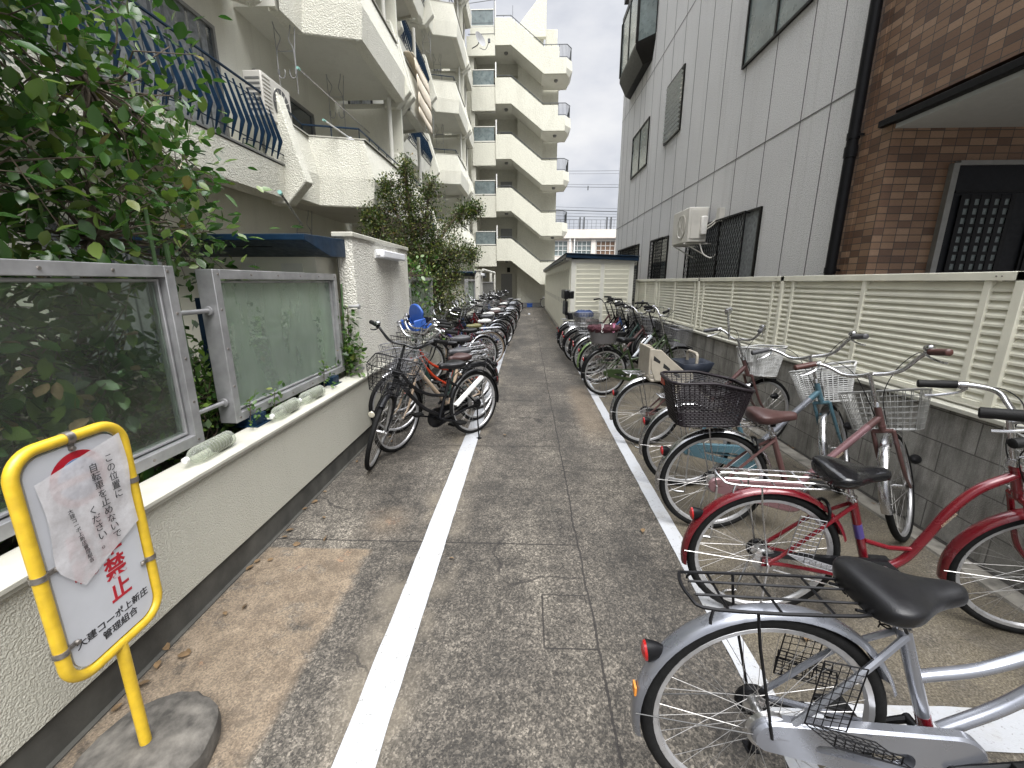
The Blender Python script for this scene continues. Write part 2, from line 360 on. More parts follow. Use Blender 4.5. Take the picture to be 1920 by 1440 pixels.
def tilemat(name, axis):
    m, nt, b = newmat(name); t = node(nt, 'ShaderNodeTexCoord'); sep = node(nt, 'ShaderNodeSeparateXYZ'); nt.links.new(t.outputs['Object'], sep.inputs[0])
    cmb = node(nt, 'ShaderNodeCombineXYZ'); nt.links.new(sep.outputs[axis], cmb.inputs['X']); nt.links.new(sep.outputs['Z'], cmb.inputs['Y'])
    br = node(nt, 'ShaderNodeTexBrick', offset=0.0, squash=1.0); br.inputs['Scale'].default_value = 1; br.inputs['Brick Width'].default_value = .125; br.inputs['Row Height'].default_value = .066
    br.inputs['Mortar Size'].default_value = .0035; br.inputs['Mortar Smooth'].default_value = .1; br.inputs['Bias'].default_value = 0
    br.inputs['Color1'].default_value = (0, 0, 0, 1); br.inputs['Color2'].default_value = (1, 1, 1, 1); br.inputs['Mortar'].default_value = (.5, .5, .5, 1)
    nt.links.new(cmb.outputs[0], br.inputs['Vector'])
    c = ramp(nt, br.outputs['Color'], [(0, (.085, .045, .027)), (.4, (.155, .086, .050)), (.75, (.205, .122, .072)), (1, (.26, .165, .105))])
    gr = noise(nt, coords(nt, (1, 1, 6)), 60, 4); c = mixc(nt, .5, c, ramp(nt, gr, [(.3, .6), (.7, 1.2)]), 'MULTIPLY')
    c = mixc(nt, br.outputs['Fac'], c, (.035, .03, .027)); nt.links.new(c, b.inputs['Base Color']); b.inputs['Roughness'].default_value = .55
    h = mth(nt, 'ADD', mth(nt, 'SUBTRACT', 1, br.outputs['Fac']), mth(nt, 'MULTIPLY', gr, .25)); bump(nt, h, .8, .005, b); return m
M['tile_y'] = tilemat('brown_tile_side', 'Y'); M['tile_x'] = tilemat('brown_tile_front', 'X')
def blockmat():
    m, nt, b = newmat('concrete_block'); t = node(nt, 'ShaderNodeTexCoord'); sep = node(nt, 'ShaderNodeSeparateXYZ'); nt.links.new(t.outputs['Object'], sep.inputs[0])
    cmb = node(nt, 'ShaderNodeCombineXYZ'); nt.links.new(sep.outputs['Y'], cmb.inputs['X']); nt.links.new(sep.outputs['Z'], cmb.inputs['Y'])
    br = node(nt, 'ShaderNodeTexBrick', offset=0.5); br.inputs['Scale'].default_value = 1; br.inputs['Brick Width'].default_value = .4; br.inputs['Row Height'].default_value = .2; br.inputs['Mortar Size'].default_value = .004
    br.inputs['Color1'].default_value = (.3, .3, .3, 1); br.inputs['Color2'].default_value = (.7, .7, .7, 1); nt.links.new(cmb.outputs[0], br.inputs['Vector'])
    vec = coords(nt); c = ramp(nt, noise(nt, vec, 3, 8, .7), [(.3, (.15, .143, .128)), (.7, (.36, .35, .32))])
    c = mixc(nt, .6, c, ramp(nt, br.outputs['Color'], [(.3, .75), (.7, 1.2)]), 'MULTIPLY'); c = mixc(nt, .6, c, ramp(nt, noise(nt, vec, 160, 3), [(.3, .6), (.7, 1.3)]), 'MULTIPLY')
    c = mixc(nt, mth(nt, 'MULTIPLY', br.outputs['Fac'], .75), c, (.06, .055, .05)); drip = noise(nt, coords(nt, (4, 4, .5)), 1.5, 7, .7); c = mixc(nt, mth(nt, 'MULTIPLY', ramp(nt, drip, [(.48, 0), (.62, 1)]), .6), c, (.055, .05, .042)); nt.links.new(c, b.inputs['Base Color']); b.inputs['Roughness'].default_value = .9
    bump(nt, mth(nt, 'SUBTRACT', noise(nt, vec, 120, 3), mth(nt, 'MULTIPLY', br.outputs['Fac'], 1.5)), .6, .006, b); return m
M['block'] = blockmat()
def papermat():
    m, nt, b = newmat('laminated_notice'); vec = coords(nt); out = nt.nodes['Material Output']
    c = ramp(nt, noise(nt, vec, 14, 6, .7), [(.3, (.50, .47, .47)), (.7, (.74, .73, .74))]); nt.links.new(c, b.inputs['Base Color'])
    b.inputs['Roughness'].default_value = .35; bump(nt, noise(nt, coords(nt, (1, .6, 1)), 26, 4), .5, .006, b)
    tr = node(nt, 'ShaderNodeBsdfTransparent'); mx = node(nt, 'ShaderNodeMixShader'); mx.inputs[0].default_value = .72
    nt.links.new(tr.outputs[0], mx.inputs[1]); nt.links.new(b.outputs[0], mx.inputs[2]); nt.links.new(mx.outputs[0], out.inputs[0]); return m
M['paper'] = papermat()
#PART2
# ================================================================== SETTING
g = MB(); g.add([(-90,-20,0),(90,-20,0),(90,160,0),(-90,160,0)], [(0,1,2,3)]); tag(g.build('ground', M['ground']), kind='structure')
def jag(x0a, x1a, y0, y1, x0b=None, x1b=None, step=.09, amp=.0022, z=.004):
    n = max(2, int((y1-y0)/step)); a = []; c = []
    for i in range(n+1):
        t = i/n; y = y0+(y1-y0)*t; l = x0a+(x0b-x0a)*t if x0b is not None else x0a; r = x1a+(x1b-x1a)*t if x1b is not None else x1a
        a.append((l+random.uniform(-amp, amp), y, z)); c.append((r+random.uniform(-amp, amp), y, z))
    return a, c
l = MB(); l.strip(*jag(-.648, -.500, -1, 21.5, -.655, -.515)); tag(l.build('painted_line', M['line']), kind='structure')
l = MB(); l.strip(*jag(.885, .985, -1, 10.45, .965, 1.065)); tag(l.build('painted_line', M['line']), kind='structure')
l = MB(); a, c = jag(1.175, 1.335, .99, 2.9)
l.strip([(y, x, .0042) for x, y, z in a], [(y, x, .0042) for x, y, z in c]); tag(l.build('painted_line', M['line']), kind='structure')
l = MB(); l.strip(*jag(-.50, -.36, 21.5, 21.56, amp=.001)); l.strip(*jag(.05, .15, 21.2, 22.0, amp=.001)); tag(l.build('painted_line', M['line']), kind='structure')
# kerb strip in front of the block wall
k = MB(); k.prism([(2.47, 0), (2.475, .014), (2.60, .012), (2.62, 0)], -1, 10.4, 'y'); tag(k.build('kerb', plain('kerb_concrete', (.15, .14, .12), .9, var=.5, vscale=9, bmp=.5, bscale=90)), kind='structure')

gt = MB(); gt.strip(*jag(2.62, 2.66, -1, 10.4, amp=.008, z=.003)); tag(gt.build('gutter_strip', plain('gutter_strip', (.02, .018, .015), .95, var=.6, vscale=30)), kind='structure')  # dark ragged strip between the kerb and the block wall foot
# ---- left planter wall
w = empty('planter_wall', (-1.6, 5, 0), 0, 'long low cream stucco planter wall with pale cap and dark plinth', 'wall')
def wpart(mb, name, mat, root, **kw):
    return mb.build(name, mat, root, T(*[-c for c in root.location]) @ Rz(0), **kw)
def rootM(root): return (T(*root.location) @ Rz(root.rotation_euler.z)).inverted()
mb = MB(); mb.box(-1.74, -1.60, -2, 24, .16, .66); wpart(mb, 'wall', M['lowwall'], w)
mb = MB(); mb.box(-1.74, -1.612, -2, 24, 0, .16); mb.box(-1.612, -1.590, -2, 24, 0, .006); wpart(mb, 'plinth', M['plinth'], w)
mb = MB(); mb.prism([(-1.76, .66), (-1.585, .66), (-1.585, .675), (-1.575, .68), (-1.575, .695), (-1.59, .703), (-1.76, .706)], -2, 24, 'y'); wpart(mb, 'cap', M['cap'], w)
s_ = MB(); s_.box(-4.5, -1.74, -2, 24, 0, .60); tag(s_.build('planting_bed', M['soil']), kind='structure')

# ---- glazed screens
def screen(y0, y1, z0, z1, label, pane, x=-1.80):
    r = empty('glazed_screen', (x, (y0+y1)/2, z0), 0, label, 'screen', None); I = rootM(r); fw = .055
    mb = MB()
    for dx, d in ((.045, 0), (.02, .022), (-.005, .034)):
        t = fw if d == 0 else .012; a = d
        y0_, y1_, z0_, z1_ = y0+ (fw if d else 0) + max(0, a-.034+.012)*0 + (a*.35 if d else 0), y1-(fw if d else 0)-(a*.35 if d else 0), z0+(fw if d else 0)+(a*.35 if d else 0), z1-(fw if d else 0)-(a*.35 if d else 0)
        xa, xb = (x-.05, x+.05) if d == 0 else (x-.02, x+dx)
        mb.box(xa, xb, y0_, y0_+t, z0_, z1_); mb.box(xa, xb, y1_-t, y1_, z0_, z1_)
        mb.box(xa, xb, y0_+t, y1_-t, z0_, z0_+t); mb.box(xa, xb, y0_+t, y1_-t, z1_-t, z1_)
    mb.build('frame', M['alu'], r, I, bevel=.003)
    mb = MB(); mb.box(x-.004, x+.004, y0+fw+.004, y1-fw-.004, z0+fw+.004, z1-fw-.004); mb.build('pane', M[pane], r, I)
    mb = MB(); n = max(2, int((y1-y0)/.28))
    for i in range(n+1):
        yy = y0+.04+(y1-y0-.08)*i/n
        for zz in (z0+.027, z1-.027): mb.lathe([(.0075, 0), (.0065, .004)], 8, T(x+.05, yy, zz) @ Ry(pi/2))
    for i in range(1, 4):
        zz = z0+(z1-z0)*i/4
        for yy in (y0+.027, y1-.027): mb.lathe([(.0075, 0), (.0065, .004)], 8, T(x+.05, yy, zz) @ Ry(pi/2))
    mb.build('screws', M['steelclip'], r, I)
    return r
screen(-.2, 2.085, .755, 1.675, 'large aluminium framed screen with dusty clear pane pressed against camellia leaves', 'pane_dark')
screen(2.345, 3.90, .765, 1.668, 'aluminium framed screen with milky ribbed pane before the partition wall', 'pane_milk')
screen(6.35, 7.9, .765, 1.668, 'aluminium framed screen half hidden by the dark shrub', 'pane_milk')
screen(12.6, 14.4, .765, 1.668, 'farthest aluminium framed screen just before the far white pillar', 'pane_milk')
# connector pipes between the screens
for z in (1.44, .90):
    mb = MB(); mb.tube([(-1.80, 2.085, z), (-1.80, 2.345, z)], .013, 10)
    for yy in (2.10, 2.33): mb.lathe([(.026, -.006), (.026, .006), (.018, .008)], 12, T(-1.80, yy, z) @ Rx(pi/2))
    tag(mb.build('connector_pipe', M['alu']), ('upper' if z > 1 else 'lower') + ' short grey pipe joining the two near screens', 'pipe')
for yy, lab in ((1.42, 'navy steel foot block under the near dark screen beside the sign'), (2.46, 'navy steel foot block under the near end of the milky screen'), (3.55, 'navy steel foot block under the far end of the milky screen beside ivy')):
    mb = MB(); mb.box(-1.84, -1.71, yy, yy+.11, .707, .775); mb.box(-1.86, -1.69, yy-.02, yy+.13, .702, .710)
    for a in (.03, .08):
        for zz in (.725, .755): mb.lathe([(.006, 0), (.005, .004)], 8, T(-1.71, yy+a, zz) @ Ry(pi/2))
    tag(mb.build('foot_block', M['navy'], bevel=.002), lab, 'bracket', 'navy foot blocks under the screens')
# plastic bottles lying on the cap
def bottle(x, y, rz, lab, dirty=1):
    mb = MB(); pr = [(0, 0), (.035, .002), (.043, .012)]
    for i in range(9):
        z = .03+i*.021; pr += [(.043, z), (.039, z+.008), (.043, z+.014)]
    pr += [(.044, .235), (.038, .262), (.024, .286), (.014, .298), (.0135, .312), (0, .312)]
    mb.lathe(pr, 18); o = mb.build('plastic_bottle', M['pet']); o.matrix_world = T(x, y, .75) @ Rz(rz) @ Rx(pi/2)
    c = MB(); c.lathe([(0, .308), (.0155, .308), (.0155, .326), (0, .327)], 14); c.build('cap', M['whiteplastic'], o)
    lb = MB(); lb.lathe([(.030, .02), (.034, .03), (.034, .12), (0, .12)], 14); lb.build('water', plain('murky_water', (.13, .135, .09), .15), o)
    return tag(o, lab, 'bottle', 'water bottles lying along the planter wall')
bottle(-1.665, 2.16, .0, 'large ribbed water bottle lying on the wall cap between the two screens')
bottle(-1.665, 2.85, .04, 'clear water bottle lying under the milky screen, nearer of two')
bottle(-1.66, 3.22, -.03, 'clear water bottle lying under the milky screen, farther of two')
bottle(-1.67, .86, .0, 'clear water bottle half hidden behind the yellow sign')
# bright pipe stub and stakes
for i, (x, y, z1, lean, lab) in enumerate(((-1.93, 2.17, 1.95, .02, 'tall grey green garden stake between the two screens'), (-1.95, 2.30, 1.80, .0, 'thick green garden stake beside the milky screen'), (-1.80, 3.99, 1.58, .05, 'short green stake against the partition wall'))):
    mb = MB(); mb.tube([(x, y, .6), (x+lean*.5, y+.01, (z1+.6)/2), (x+lean, y, z1)], .009 if i != 1 else .013, 8); tag(mb.build('garden_stake', M['bamboo']), lab, 'stake')
mb = MB(); mb.box(-2.10, -2.05, 2.62, 2.70, .6, 1.50); tag(mb.build('metal_post', M['navy'], bevel=.003), 'narrow navy post behind the gap between screens', 'post')
mb = MB(); mb.tube([(-1.70, 3.99, 1.37), (-1.60, 3.99, 1.37)], .013, 10); mb.lathe([(.024, 0), (.024, .015), (.012, .02)], 12, T(-1.61, 3.99, 1.37) @ Ry(pi/2)); mb.tube([(-1.70, 3.99, .77), (-1.60, 3.99, .77)], .013, 10)
tag(mb.build('pipe_bracket', M['alu']), 'pale pipe stubs sticking out of the partition wall end', 'bracket')

# ---- partition walls with lamp
def partition(y0, y1, label, x0=-1.78, x1=-1.63, ztop=2.0, lamp=True, zb=.69):
    r = empty('partition_wall', ((x0+x1)/2, (y0+y1)/2, 0), 0, label, 'wall'); I = rootM(r)
    mb = MB(); mb.box(x0, x1, y0, y1, zb, ztop); mb.build('wall', M['part'], r, I)
    mb = MB(); mb.box(x0-.03, x1+.02, y0-.03, y1+.02, ztop, ztop+.045); mb.build('coping', M['cap'], r, I, bevel=.008)
    return r
partition(4.03, 5.85, 'tall textured stucco partition wall with a strip lamp near its top')
partition(14.6, 15.6, 'far narrow white partition pillar above the parked bicycles', ztop=1.95)
def striplamp(y0, y1, z, lab, x=-1.63):
    mb = MB(); mb.box(x, x+.10, y0, y1, z-.045, z+.035); o = mb.build('wall_lamp', plain('lamp_cover', (.70, .71, .74), .35, var=.03), bevel=.012)
    c = MB(); c.box(x, x+.012, y0-.02, y1+.02, z-.05, z+.042); c.box(x+.02, x+.06, y0-.012, y0, z-.02, z+.01); c.build('backplate', M['whiteplastic'], o)
    tag(o, lab, 'lamp')
striplamp(4.62, 5.42, 1.895, 'white fluorescent strip lamp on the tall partition wall')
striplamp(15.0, 15.45, 1.84, 'tiny white strip lamp on the far partition pillar')

# ---- blue canopies of the garden stores
def canopy(x0, x1, y0, zf, label):
    r = empty('garden_store', ((x0+x1)/2, y0+.6, .6), 0, label, 'shed'); I = rootM(r)
    mb = MB(); mb.prism([(y0, zf-.045), (y0, zf), (y0+.9, zf+.03), (y0+.9, zf-.13), (y0+.42, zf-.145)], x0, x1-.0, 'x')
    mb.build('roof', M['navy'], r, I, bevel=.004)
    mb = MB(); mb.box(x0+.6, x1-.35, y0+.15, y0+.28, zf-.085, zf-.078); mb.build('vent', M['dark'], r, I)
    mb = MB(); mb.box(x0+.05, x1-.16, y0+.46, y0+.9, .6, zf-.13); mb.build('body', M['shed'], r, I)
    mb = MB()
    for i in range(4): mb.box(x0+.05+i*.36, x0+.06+i*.42, y0+.452, y0+.46, .6, zf-.2)
    mb.box(x0+.3, x1-.3, y0+.450, y0+.458, zf-.33, zf-.32); mb.build('trim', M['shedtrim'], r, I)
canopy(-3.3, -1.70, 3.30, 1.955, 'cream garden store under a navy blue sloping canopy behind the milky screen')
canopy(-3.3, -1.74, 14.5, 1.93, 'distant garden store with navy roof left of the far pillar')
canopy(-3.3, -1.70, 16.9, 1.90, 'distant garden store with navy roof right of the far pillar')
# far fence, white pipe frame
r = empty('railing_fence', (-1.66, 19, .7), 0, 'grey upright bar fence on the planter wall right of the far pillar', 'fence'); I = rootM(r)
mb = MB()
for i in range(26): mb.box(-1.68, -1.66, 15.9+i*.22, 15.93+i*.22, .7, 1.55)
mb.build('bars', M['winframe_l'], r, I)
mb = MB(); mb.box(-1.69, -1.65, 15.8, 21.6, .70, .74); mb.box(-1.69, -1.65, 15.8, 21.6, 1.55, 1.59); mb.build('rail', M['alu'], r, I)
mb = MB(); mb.tube(bez([(-1.62, 15.7, 2.02), (-1.62, 20.4, 2.02), (-1.60, 20.9, 2.0), (-1.60, 20.9, 1.6), (-1.60, 20.9, .1)], 4), .045, 8); mb.tube([(-1.75, 20.6, 2.0), (-1.75, 20.6, .6)], .07, 8)
tag(mb.build('drain_pipe', M['shedtrim']), 'white bent pipe rising behind the farthest bicycles', 'pipe')

# ---- right: block wall and louvre fence
r = empty('block_wall', (2.7, 5, 0), 0, 'low grey concrete block wall with white capping under the louvre fence', 'wall'); I = rootM(r)
mb = MB(); mb.box(2.65, 2.80, -1.5, 10.9, 0, .82); mb.build('wall', M['block'], r, I)
mb = MB(); mb.box(2.63, 2.82, -1.5, 10.9, .82, .850); mb.build('capping', M['cap'], r, I, bevel=.005)
def fence_panel(y0, y1, label):
    r = empty('louvre_panel', (2.71, (y0+y1)/2, .86), 0, label, 'fence panel', 'cream louvre fence panels on the block wall'); I = rootM(r)
    zb, zt = .875, 1.65
    mb = MB(); n = 14; h = (zt-.05-zb-.03)/n
    for i in range(n):
        z = zb+.03+i*h; mb.add([(2.735, y0, z), (2.700, y0, z-.006), (2.700, y0, z+.008), (2.726, y0, z+h+.002), (2.735, y1, z), (2.700, y1, z-.006), (2.700, y1, z+.008), (2.726, y1, z+h+.002)],
              [(0, 1, 5, 4), (1, 2, 6, 5), (2, 3, 7, 6), (3, 0, 4, 7), (0, 3, 2, 1), (4, 5, 6, 7)])
    mb.build('louvres', M['louvre'], r, I, ang=20)
    mb = MB(); mb.box(2.68, 2.745, y0-.03, y1+.03, zt-.045, zt+.005); mb.box(2.69, 2.745, y0, y1, zb, zb+.03); mb.build('rail', M['louvre'], r, I, bevel=.003)
    L = y1-y0
    for t in (.08, .5, .92):
        yy = y0+L*t; mb = MB(); mb.box(2.688, 2.748, yy-.02, yy+.02, zb+.03, zt-.045); mb.build('mullion', M['louvre'], r, I, bevel=.002)
    mb = MB(); mb.box(2.68, 2.75, y1-.026, y1+.026, .85, zt-.045); mb.build('post', M['louvre'], r, I, bevel=.003)
    mb = MB()
    for yy in (y0+L*.45, y0+L*.55): mb.box(2.672, 2.68, yy-.012, yy+.012, zb-.03, zb+.005)
    for yy in (y0+.1, y0+.13): mb.lathe([(.005, 0), (.004, .003)], 6, T(2.68, yy, zt-.02) @ Ry(-pi/2))
    mb.build('bolts', M['steelclip'], r, I)
for (a, b_, lab) in ((-1.96, .24, 'louvre panel behind the camera'), (.24, 2.44, 'nearest cream louvre fence panel at the right edge'), (2.44, 4.64, 'cream louvre fence panel behind the pink and blue bicycles'), (4.64, 6.84, 'cream louvre fence panel behind the white basket bicycle'), (6.84, 9.05, 'cream louvre fence panel behind the green bicycle'), (9.05, 10.75, 'farthest cream louvre fence panel next to the storage shed')):
    if a > -1: fence_panel(a, b_, lab)

# ---- grey house on the right
H = empty('grey_house', (5.5, 10, 0), 0, 'three storey grey textured house with brown tiled near part and dark windows', 'house'); I = rootM(H)
XW = 3.4
mb = MB(); mb.box(XW, 9, 4.98, 17.2, 0, 11.0); mb.build('wall', M['greywall'], H, I)
mb = MB()
def groove_v(y, z0=0, z1=11.0): mb.box(XW-.0035, XW+.001, y-.007, y+.007, z0, z1)
for y in (5.45, 6.0, 6.8, 7.67, 8.49, 9.23, 10.0, 10.8, 11.6, 12.4, 13.2, 14.0, 14.5, 15.3, 16.1, 16.7): groove_v(y)
for z in (3.55, 7.2): mb.box(XW-.005, XW+.001, 4.98, 17.2, z-.006, z+.006)
mb.build('panel_joints', plain('joint_sealant', (.13, .125, .12), .8), H, I)
mb = MB(); mb.box(XW+.004, 9, 4.5, 4.979, 0, 11.0); mb.box(XW+.004, 9, 1.0, 4.5, 3.14, 11.0); mb.box(XW-.001, XW+.004, 4.80, 4.979, 0, 11.0)
mb.build('tiled_wall', M['tile_y'], H, I)
mb = MB(); mb.box(XW+.008, 4.0, 4.494, 4.5, 0, 3.12); mb.box(5.6, 9, 4.494, 4.5, 0, 3.12); mb.box(4.0, 5.6, 4.494, 4.5, 2.68, 3.12); mb.build('tiled_porch_wall', M['tile_x'], H, I)
mb = MB(); mb.box(XW-.05, 9, 1.0, 4.62, 3.03, 3.09); mb.build('canopy_trim', M['blackmetal'], H, I, bevel=.004)
mb = MB(); mb.box(XW+.02, 8.98, 1.0, 4.49, 2.99, 3.028); mb.build('porch_ceiling', plain('porch_ceiling_paint', (.42, .43, .42), .7, var=.04), H, I)
d = MB(); d.box(4.04, 5.56, 4.46, 4.49, 0, 2.66); d = d.build('door', plain('door_black', (.007, .008, .011), .55, spec=.2), H, I)
mb = MB(); mb.box(3.985, 4.04, 4.44, 4.5, 0, 2.68); mb.box(4.04, 5.6, 4.44, 4.5, 2.66, 2.70); mb.build('frame', M['winframe_l'], d)
mb = MB(); mb.box(4.06, 5.5, 4.445, 4.458, 2.42, 2.44); mb.box(4.80, 4.83, 4.44, 4.458, 0, 2.62); mb.box(4.83, 5.5, 4.43, 4.458, 0, 2.4); mb.build('rails', M['blackmetal'], d)
mb = MB(); mb.box(4.16, 4.58, 4.452, 4.4585, 1.62, 2.365); mb.build('glass', plain('lattice_glass', (.10, .125, .125), .3), d)
mb = MB()
for i in range(6): mb.box(4.118+i*.092, 4.160+i*.092, 4.440, 4.4515, 1.60, 2.40)
for j in range(10): mb.box(4.118, 4.62, 4.4425, 4.4513, 2.365-j*.085, 2.395-j*.085)
mb.build('lattice', M['blackmetal'], d)
# downpipe
dp = MB(); dp.tube([(XW-.07, 4.90, 0), (XW-.07, 4.90, 10.4)], .052, 14)
for z in (1.72, 3.05, 5.4, 8): dp.lathe([(.058, -.03), (.058, .03)], 14, T(XW-.07, 4.90, z)); dp.box(XW-.07, XW, 4.84, 4.852, z-.01, z+.01)
dp.lathe([(.06, -.05), (.06, .05)], 14, T(XW-.07, 4.9, 2.9)); dp.build('downpipe', M['blackmetal'], H, I)
def hwin(y0, y1, z0, z1, glass='window', label=None, split=True, depth=.05):
    f = MB(); x = XW
    f.box(x-.035, x+.02, y0, y1, z1-.035, z1); f.box(x-.035, x+.02, y0, y1, z0, z0+.035); f.box(x-.035, x+.02, y0, y0+.035, z0+.035, z1-.035); f.box(x-.035, x+.02, y1-.035, y1, z0+.035, z1-.035)
    if split: f.box(x-.03, x+.02, (y0+y1)/2-.02, (y0+y1)/2+.02, z0+.035, z1-.035)
    f = f.build('window', M['winframe'], H, I, label=label)
    p = MB(); p.box(x-.012, x-.006, y0+.035, y1-.035, z0+.035, z1-.035); p.build('pane', M[glass], f)
    return f
def grille(y0, y1, z0, z1, f, s=.085):
    mb = MB(); x = XW-.085
    for zz in (z0, z1): mb.box(x-.01, x+.01, y0, y1, zz-.012, zz+.012)
    for yy in (y0, y1): mb.box(x-.01, x+.01, yy-.012, yy+.012, z0, z1); mb.box(x, XW, yy-.008, yy+.008, z1-.03, z1-.01); mb.box(x, XW, yy-.008, yy+.008, z0+.01, z0+.03)
    hgt = z1-z0; sl = 1.9
    k = y0-hgt/sl
    while k < y1:
        for sg in (1, -1):
            a, b = k, k+hgt/sl; za, zb_ = (z0, z1) if sg > 0 else (z1, z0)
            pa, pb = a, b
            if pa < y0: t = (y0-pa)/(b-a); za = za+(zb_-za)*t; pa = y0
            if pb > y1: t = (y1-a)/(b-a); zb_ = (z0 if sg > 0 else z1)+((z1 if sg > 0 else z0)-(z0 if sg > 0 else z1))*t; pb = y1
            if pb-pa > .01: mb.tube([(x+.004*sg, pa, za), (x+.004*sg, pb, zb_)], .0045, 5)
        k += s
    mb.build('grille', M['blackmetal'], f)
f = hwin(6.62, 9.30, 1.0, 2.66, 'curtain', 'ground floor window behind a wide diamond grille'); grille(6.95, 9.33, 1.0, 2.64, f)
f = hwin(10.75, 12.0, 1.0, 2.68, 'window', 'ground floor window behind a narrow diamond grille', split=False); grille(11.0, 12.02, 1.0, 2.66, f)
f = hwin(13.5, 16.2, 1.0, 2.72, 'window', 'dark window behind the shed roof'); grille(13.7, 16.2, 1.0, 2.7, f)
f = hwin(4.98+1.0, 7.78, 4.87, 6.3, 'obscure', 'upper sliding window with ribbed obscure glass'); 
f = hwin(13.3, 15.2, 4.87, 6.1, 'obscure', 'far upper sliding window')
f = hwin(10.6, 11.75, 4.9, 6.2, 'window', 'narrow louvred upper window', split=False)
mb = MB()
for i in range(13): mb.add([(XW-.03, 10.64, 4.95+i*.094), (XW-.03, 11.71, 4.95+i*.094), (XW-.07, 11.71, 4.98+i*.094), (XW-.07, 10.64, 4.98+i*.094), (XW-.034, 10.64, 4.955+i*.094), (XW-.034, 11.71, 4.955+i*.094), (XW-.074, 11.71, 4.985+i*.094), (XW-.074, 10.64, 4.985+i*.094)], [(0,1,2,3),(7,6,5,4),(0,4,5,1),(2,6,7,3)])
mb.build('louvre_blades', plain('glass_blades', (.62, .64, .62), .3), f)
# bay window high up
bw = MB(); P0 = [(XW, 13.3), (XW-.42, 13.75), (XW-.42, 15.9), (XW, 16.3)]
bw.loft([[(XW, 13.5, 7.55), (XW-.2, 13.75, 7.55), (XW-.2, 15.9, 7.55), (XW, 16.1, 7.55)], [(x, y, 7.95) for x, y in P0], [(x, y, 8.1) for x, y in P0]]); bw.loft([[(x, y, 9.6) for x, y in P0], [(x, y, 9.75) for x, y in P0]])
for x, y in P0[:3]: bw.box(x-.02, x+.05, y-.035, y+.035, 8.1, 9.6)
bw.box(XW-.42, XW-.37, 14.8, 14.87, 8.1, 9.6); bwo = bw.build('bay_window', M['winframe'], H, I)
mb = MB(); mb.loft([[(x+(.02 if x < XW else 0), y, 8.1) for x, y in P0], [(x+(.02 if x < XW else 0), y, 9.6) for x, y in P0]]); mb.build('pane', M['obscure'], bwo)
mb = MB(); mb.box(XW-.1, 9.3, .7, 17.5, 11.0, 11.2); mb.build('roof', M['blackmetal'], H, I)
# outdoor unit on the grey house
def ac_unit(x0, x1, y0, y1, z0, z1, label, faceaxis, fan=True):
    mb = MB(); mb.box(x0, x1, y0, y1, z0, z1); o = mb.build('air_conditioner', M['acwhite'], bevel=.018, seg=3); tag(o, label, 'air conditioner')
    return o
ac = ac_unit(XW-.50, XW-.16, 8.15, 9.0, 2.30, 2.90, 'white air conditioner unit on the grey house wall above a grille window', 'y')
mb = MB(); mb.box(XW-.46, XW-.20, 8.132, 8.149, 2.36, 2.86); mb.build('side_cover', M['acwhite'], ac, bevel=.006)
mb = MB(); mb.box(XW-.30, XW-.19, 8.06, 8.132, 2.42, 2.74); mb.build('valve_cover', plain('valve_cover_plastic', (.68, .66, .62), .5), ac, bevel=.02)
mb = MB(); mb.lathe([(.21, 0), (.22, .012), (.20, .014), (.19, .002), (0, .002)], 28, T(XW-.50, 8.5, 2.6) @ Ry(-pi/2)); 
for i in range(8): mb.tube([(XW-.515, 8.5, 2.6), (XW-.515, 8.5+.2*math.cos(i*pi/4), 2.6+.2*math.sin(i*pi/4))], .003, 4)
mb.build('fan_grille', M['acwhite'], ac)
for yy in (8.25, 8.88):
    mb = MB(); mb.tube([(XW, yy, 2.28), (XW-.52, yy, 2.28)], .014, 6); mb.tube([(XW, yy, 2.02), (XW-.46, yy, 2.26)], .011, 6); mb.build('bracket', M['acwhite'], ac)
mb = MB()
for dz in (0, .05): mb.tube(bez([(XW-.22, 8.1, 2.5+dz), (XW-.14, 8.02, 2.56+dz), (XW-.05, 7.96, 2.66+dz), (XW-.0, 7.94, 2.68+dz)], 5), .013, 8)
mb.tube(bez([(XW-.25, 8.2, 2.3), (XW-.2, 8.12, 2.1), (XW-.1, 8.02, 2.02), (XW-.02, 7.98, 2.08)], 6), .012, 8); mb.box(XW-.09, XW, 7.86, 7.98, 2.62, 2.84); mb.build('hose', M['acwhite'], ac)

# ---- storage shed with blue roof
S = empty('storage_shed', (1.8, 18, 0), 0, 'long cream locker shed with a navy blue sloping roof at the end of the fence', 'shed'); I = rootM(S)
x0, x1, y0, y1 = 1.06, 2.56, 10.56, 25.6
mb = MB(); mb.box(x0, x1, y0, y1, .06, 2.10); mb.box(x0+.02, x1, y0+.02, y1, 0, .06); mb.build('body', M['shed'], S, I)
mb = MB()
for a, b in ((x0, x0+.10), (x1-.10, x1), (x0+.715, x0+.785)): mb.box(a, b, y0-.012, y0, .02, 2.10)
mb.box(x0, x1, y0-.011, y0, 2.03, 2.10); mb.box(x0, x1, y0-.011, y0, .02, .12); mb.build('end_frame', M['shedtrim'], S, I)
for a, b in ((x0+.13, x0+.69), (x0+.81, x1-.13)):
    mb = MB(); n = 17
    for i in range(n):
        z = .16+i*.1085; mb.add([(a, y0-.001, z), (b, y0-.001, z), (b, y0-.024, z+.094), (a, y0-.024, z+.094), (b, y0-.001, z+.1), (a, y0-.001, z+.1)], [(0,1,2,3),(3,2,4,5)])
    mb.build('ribbed_panel', M['shed'], S, I, ang=10)
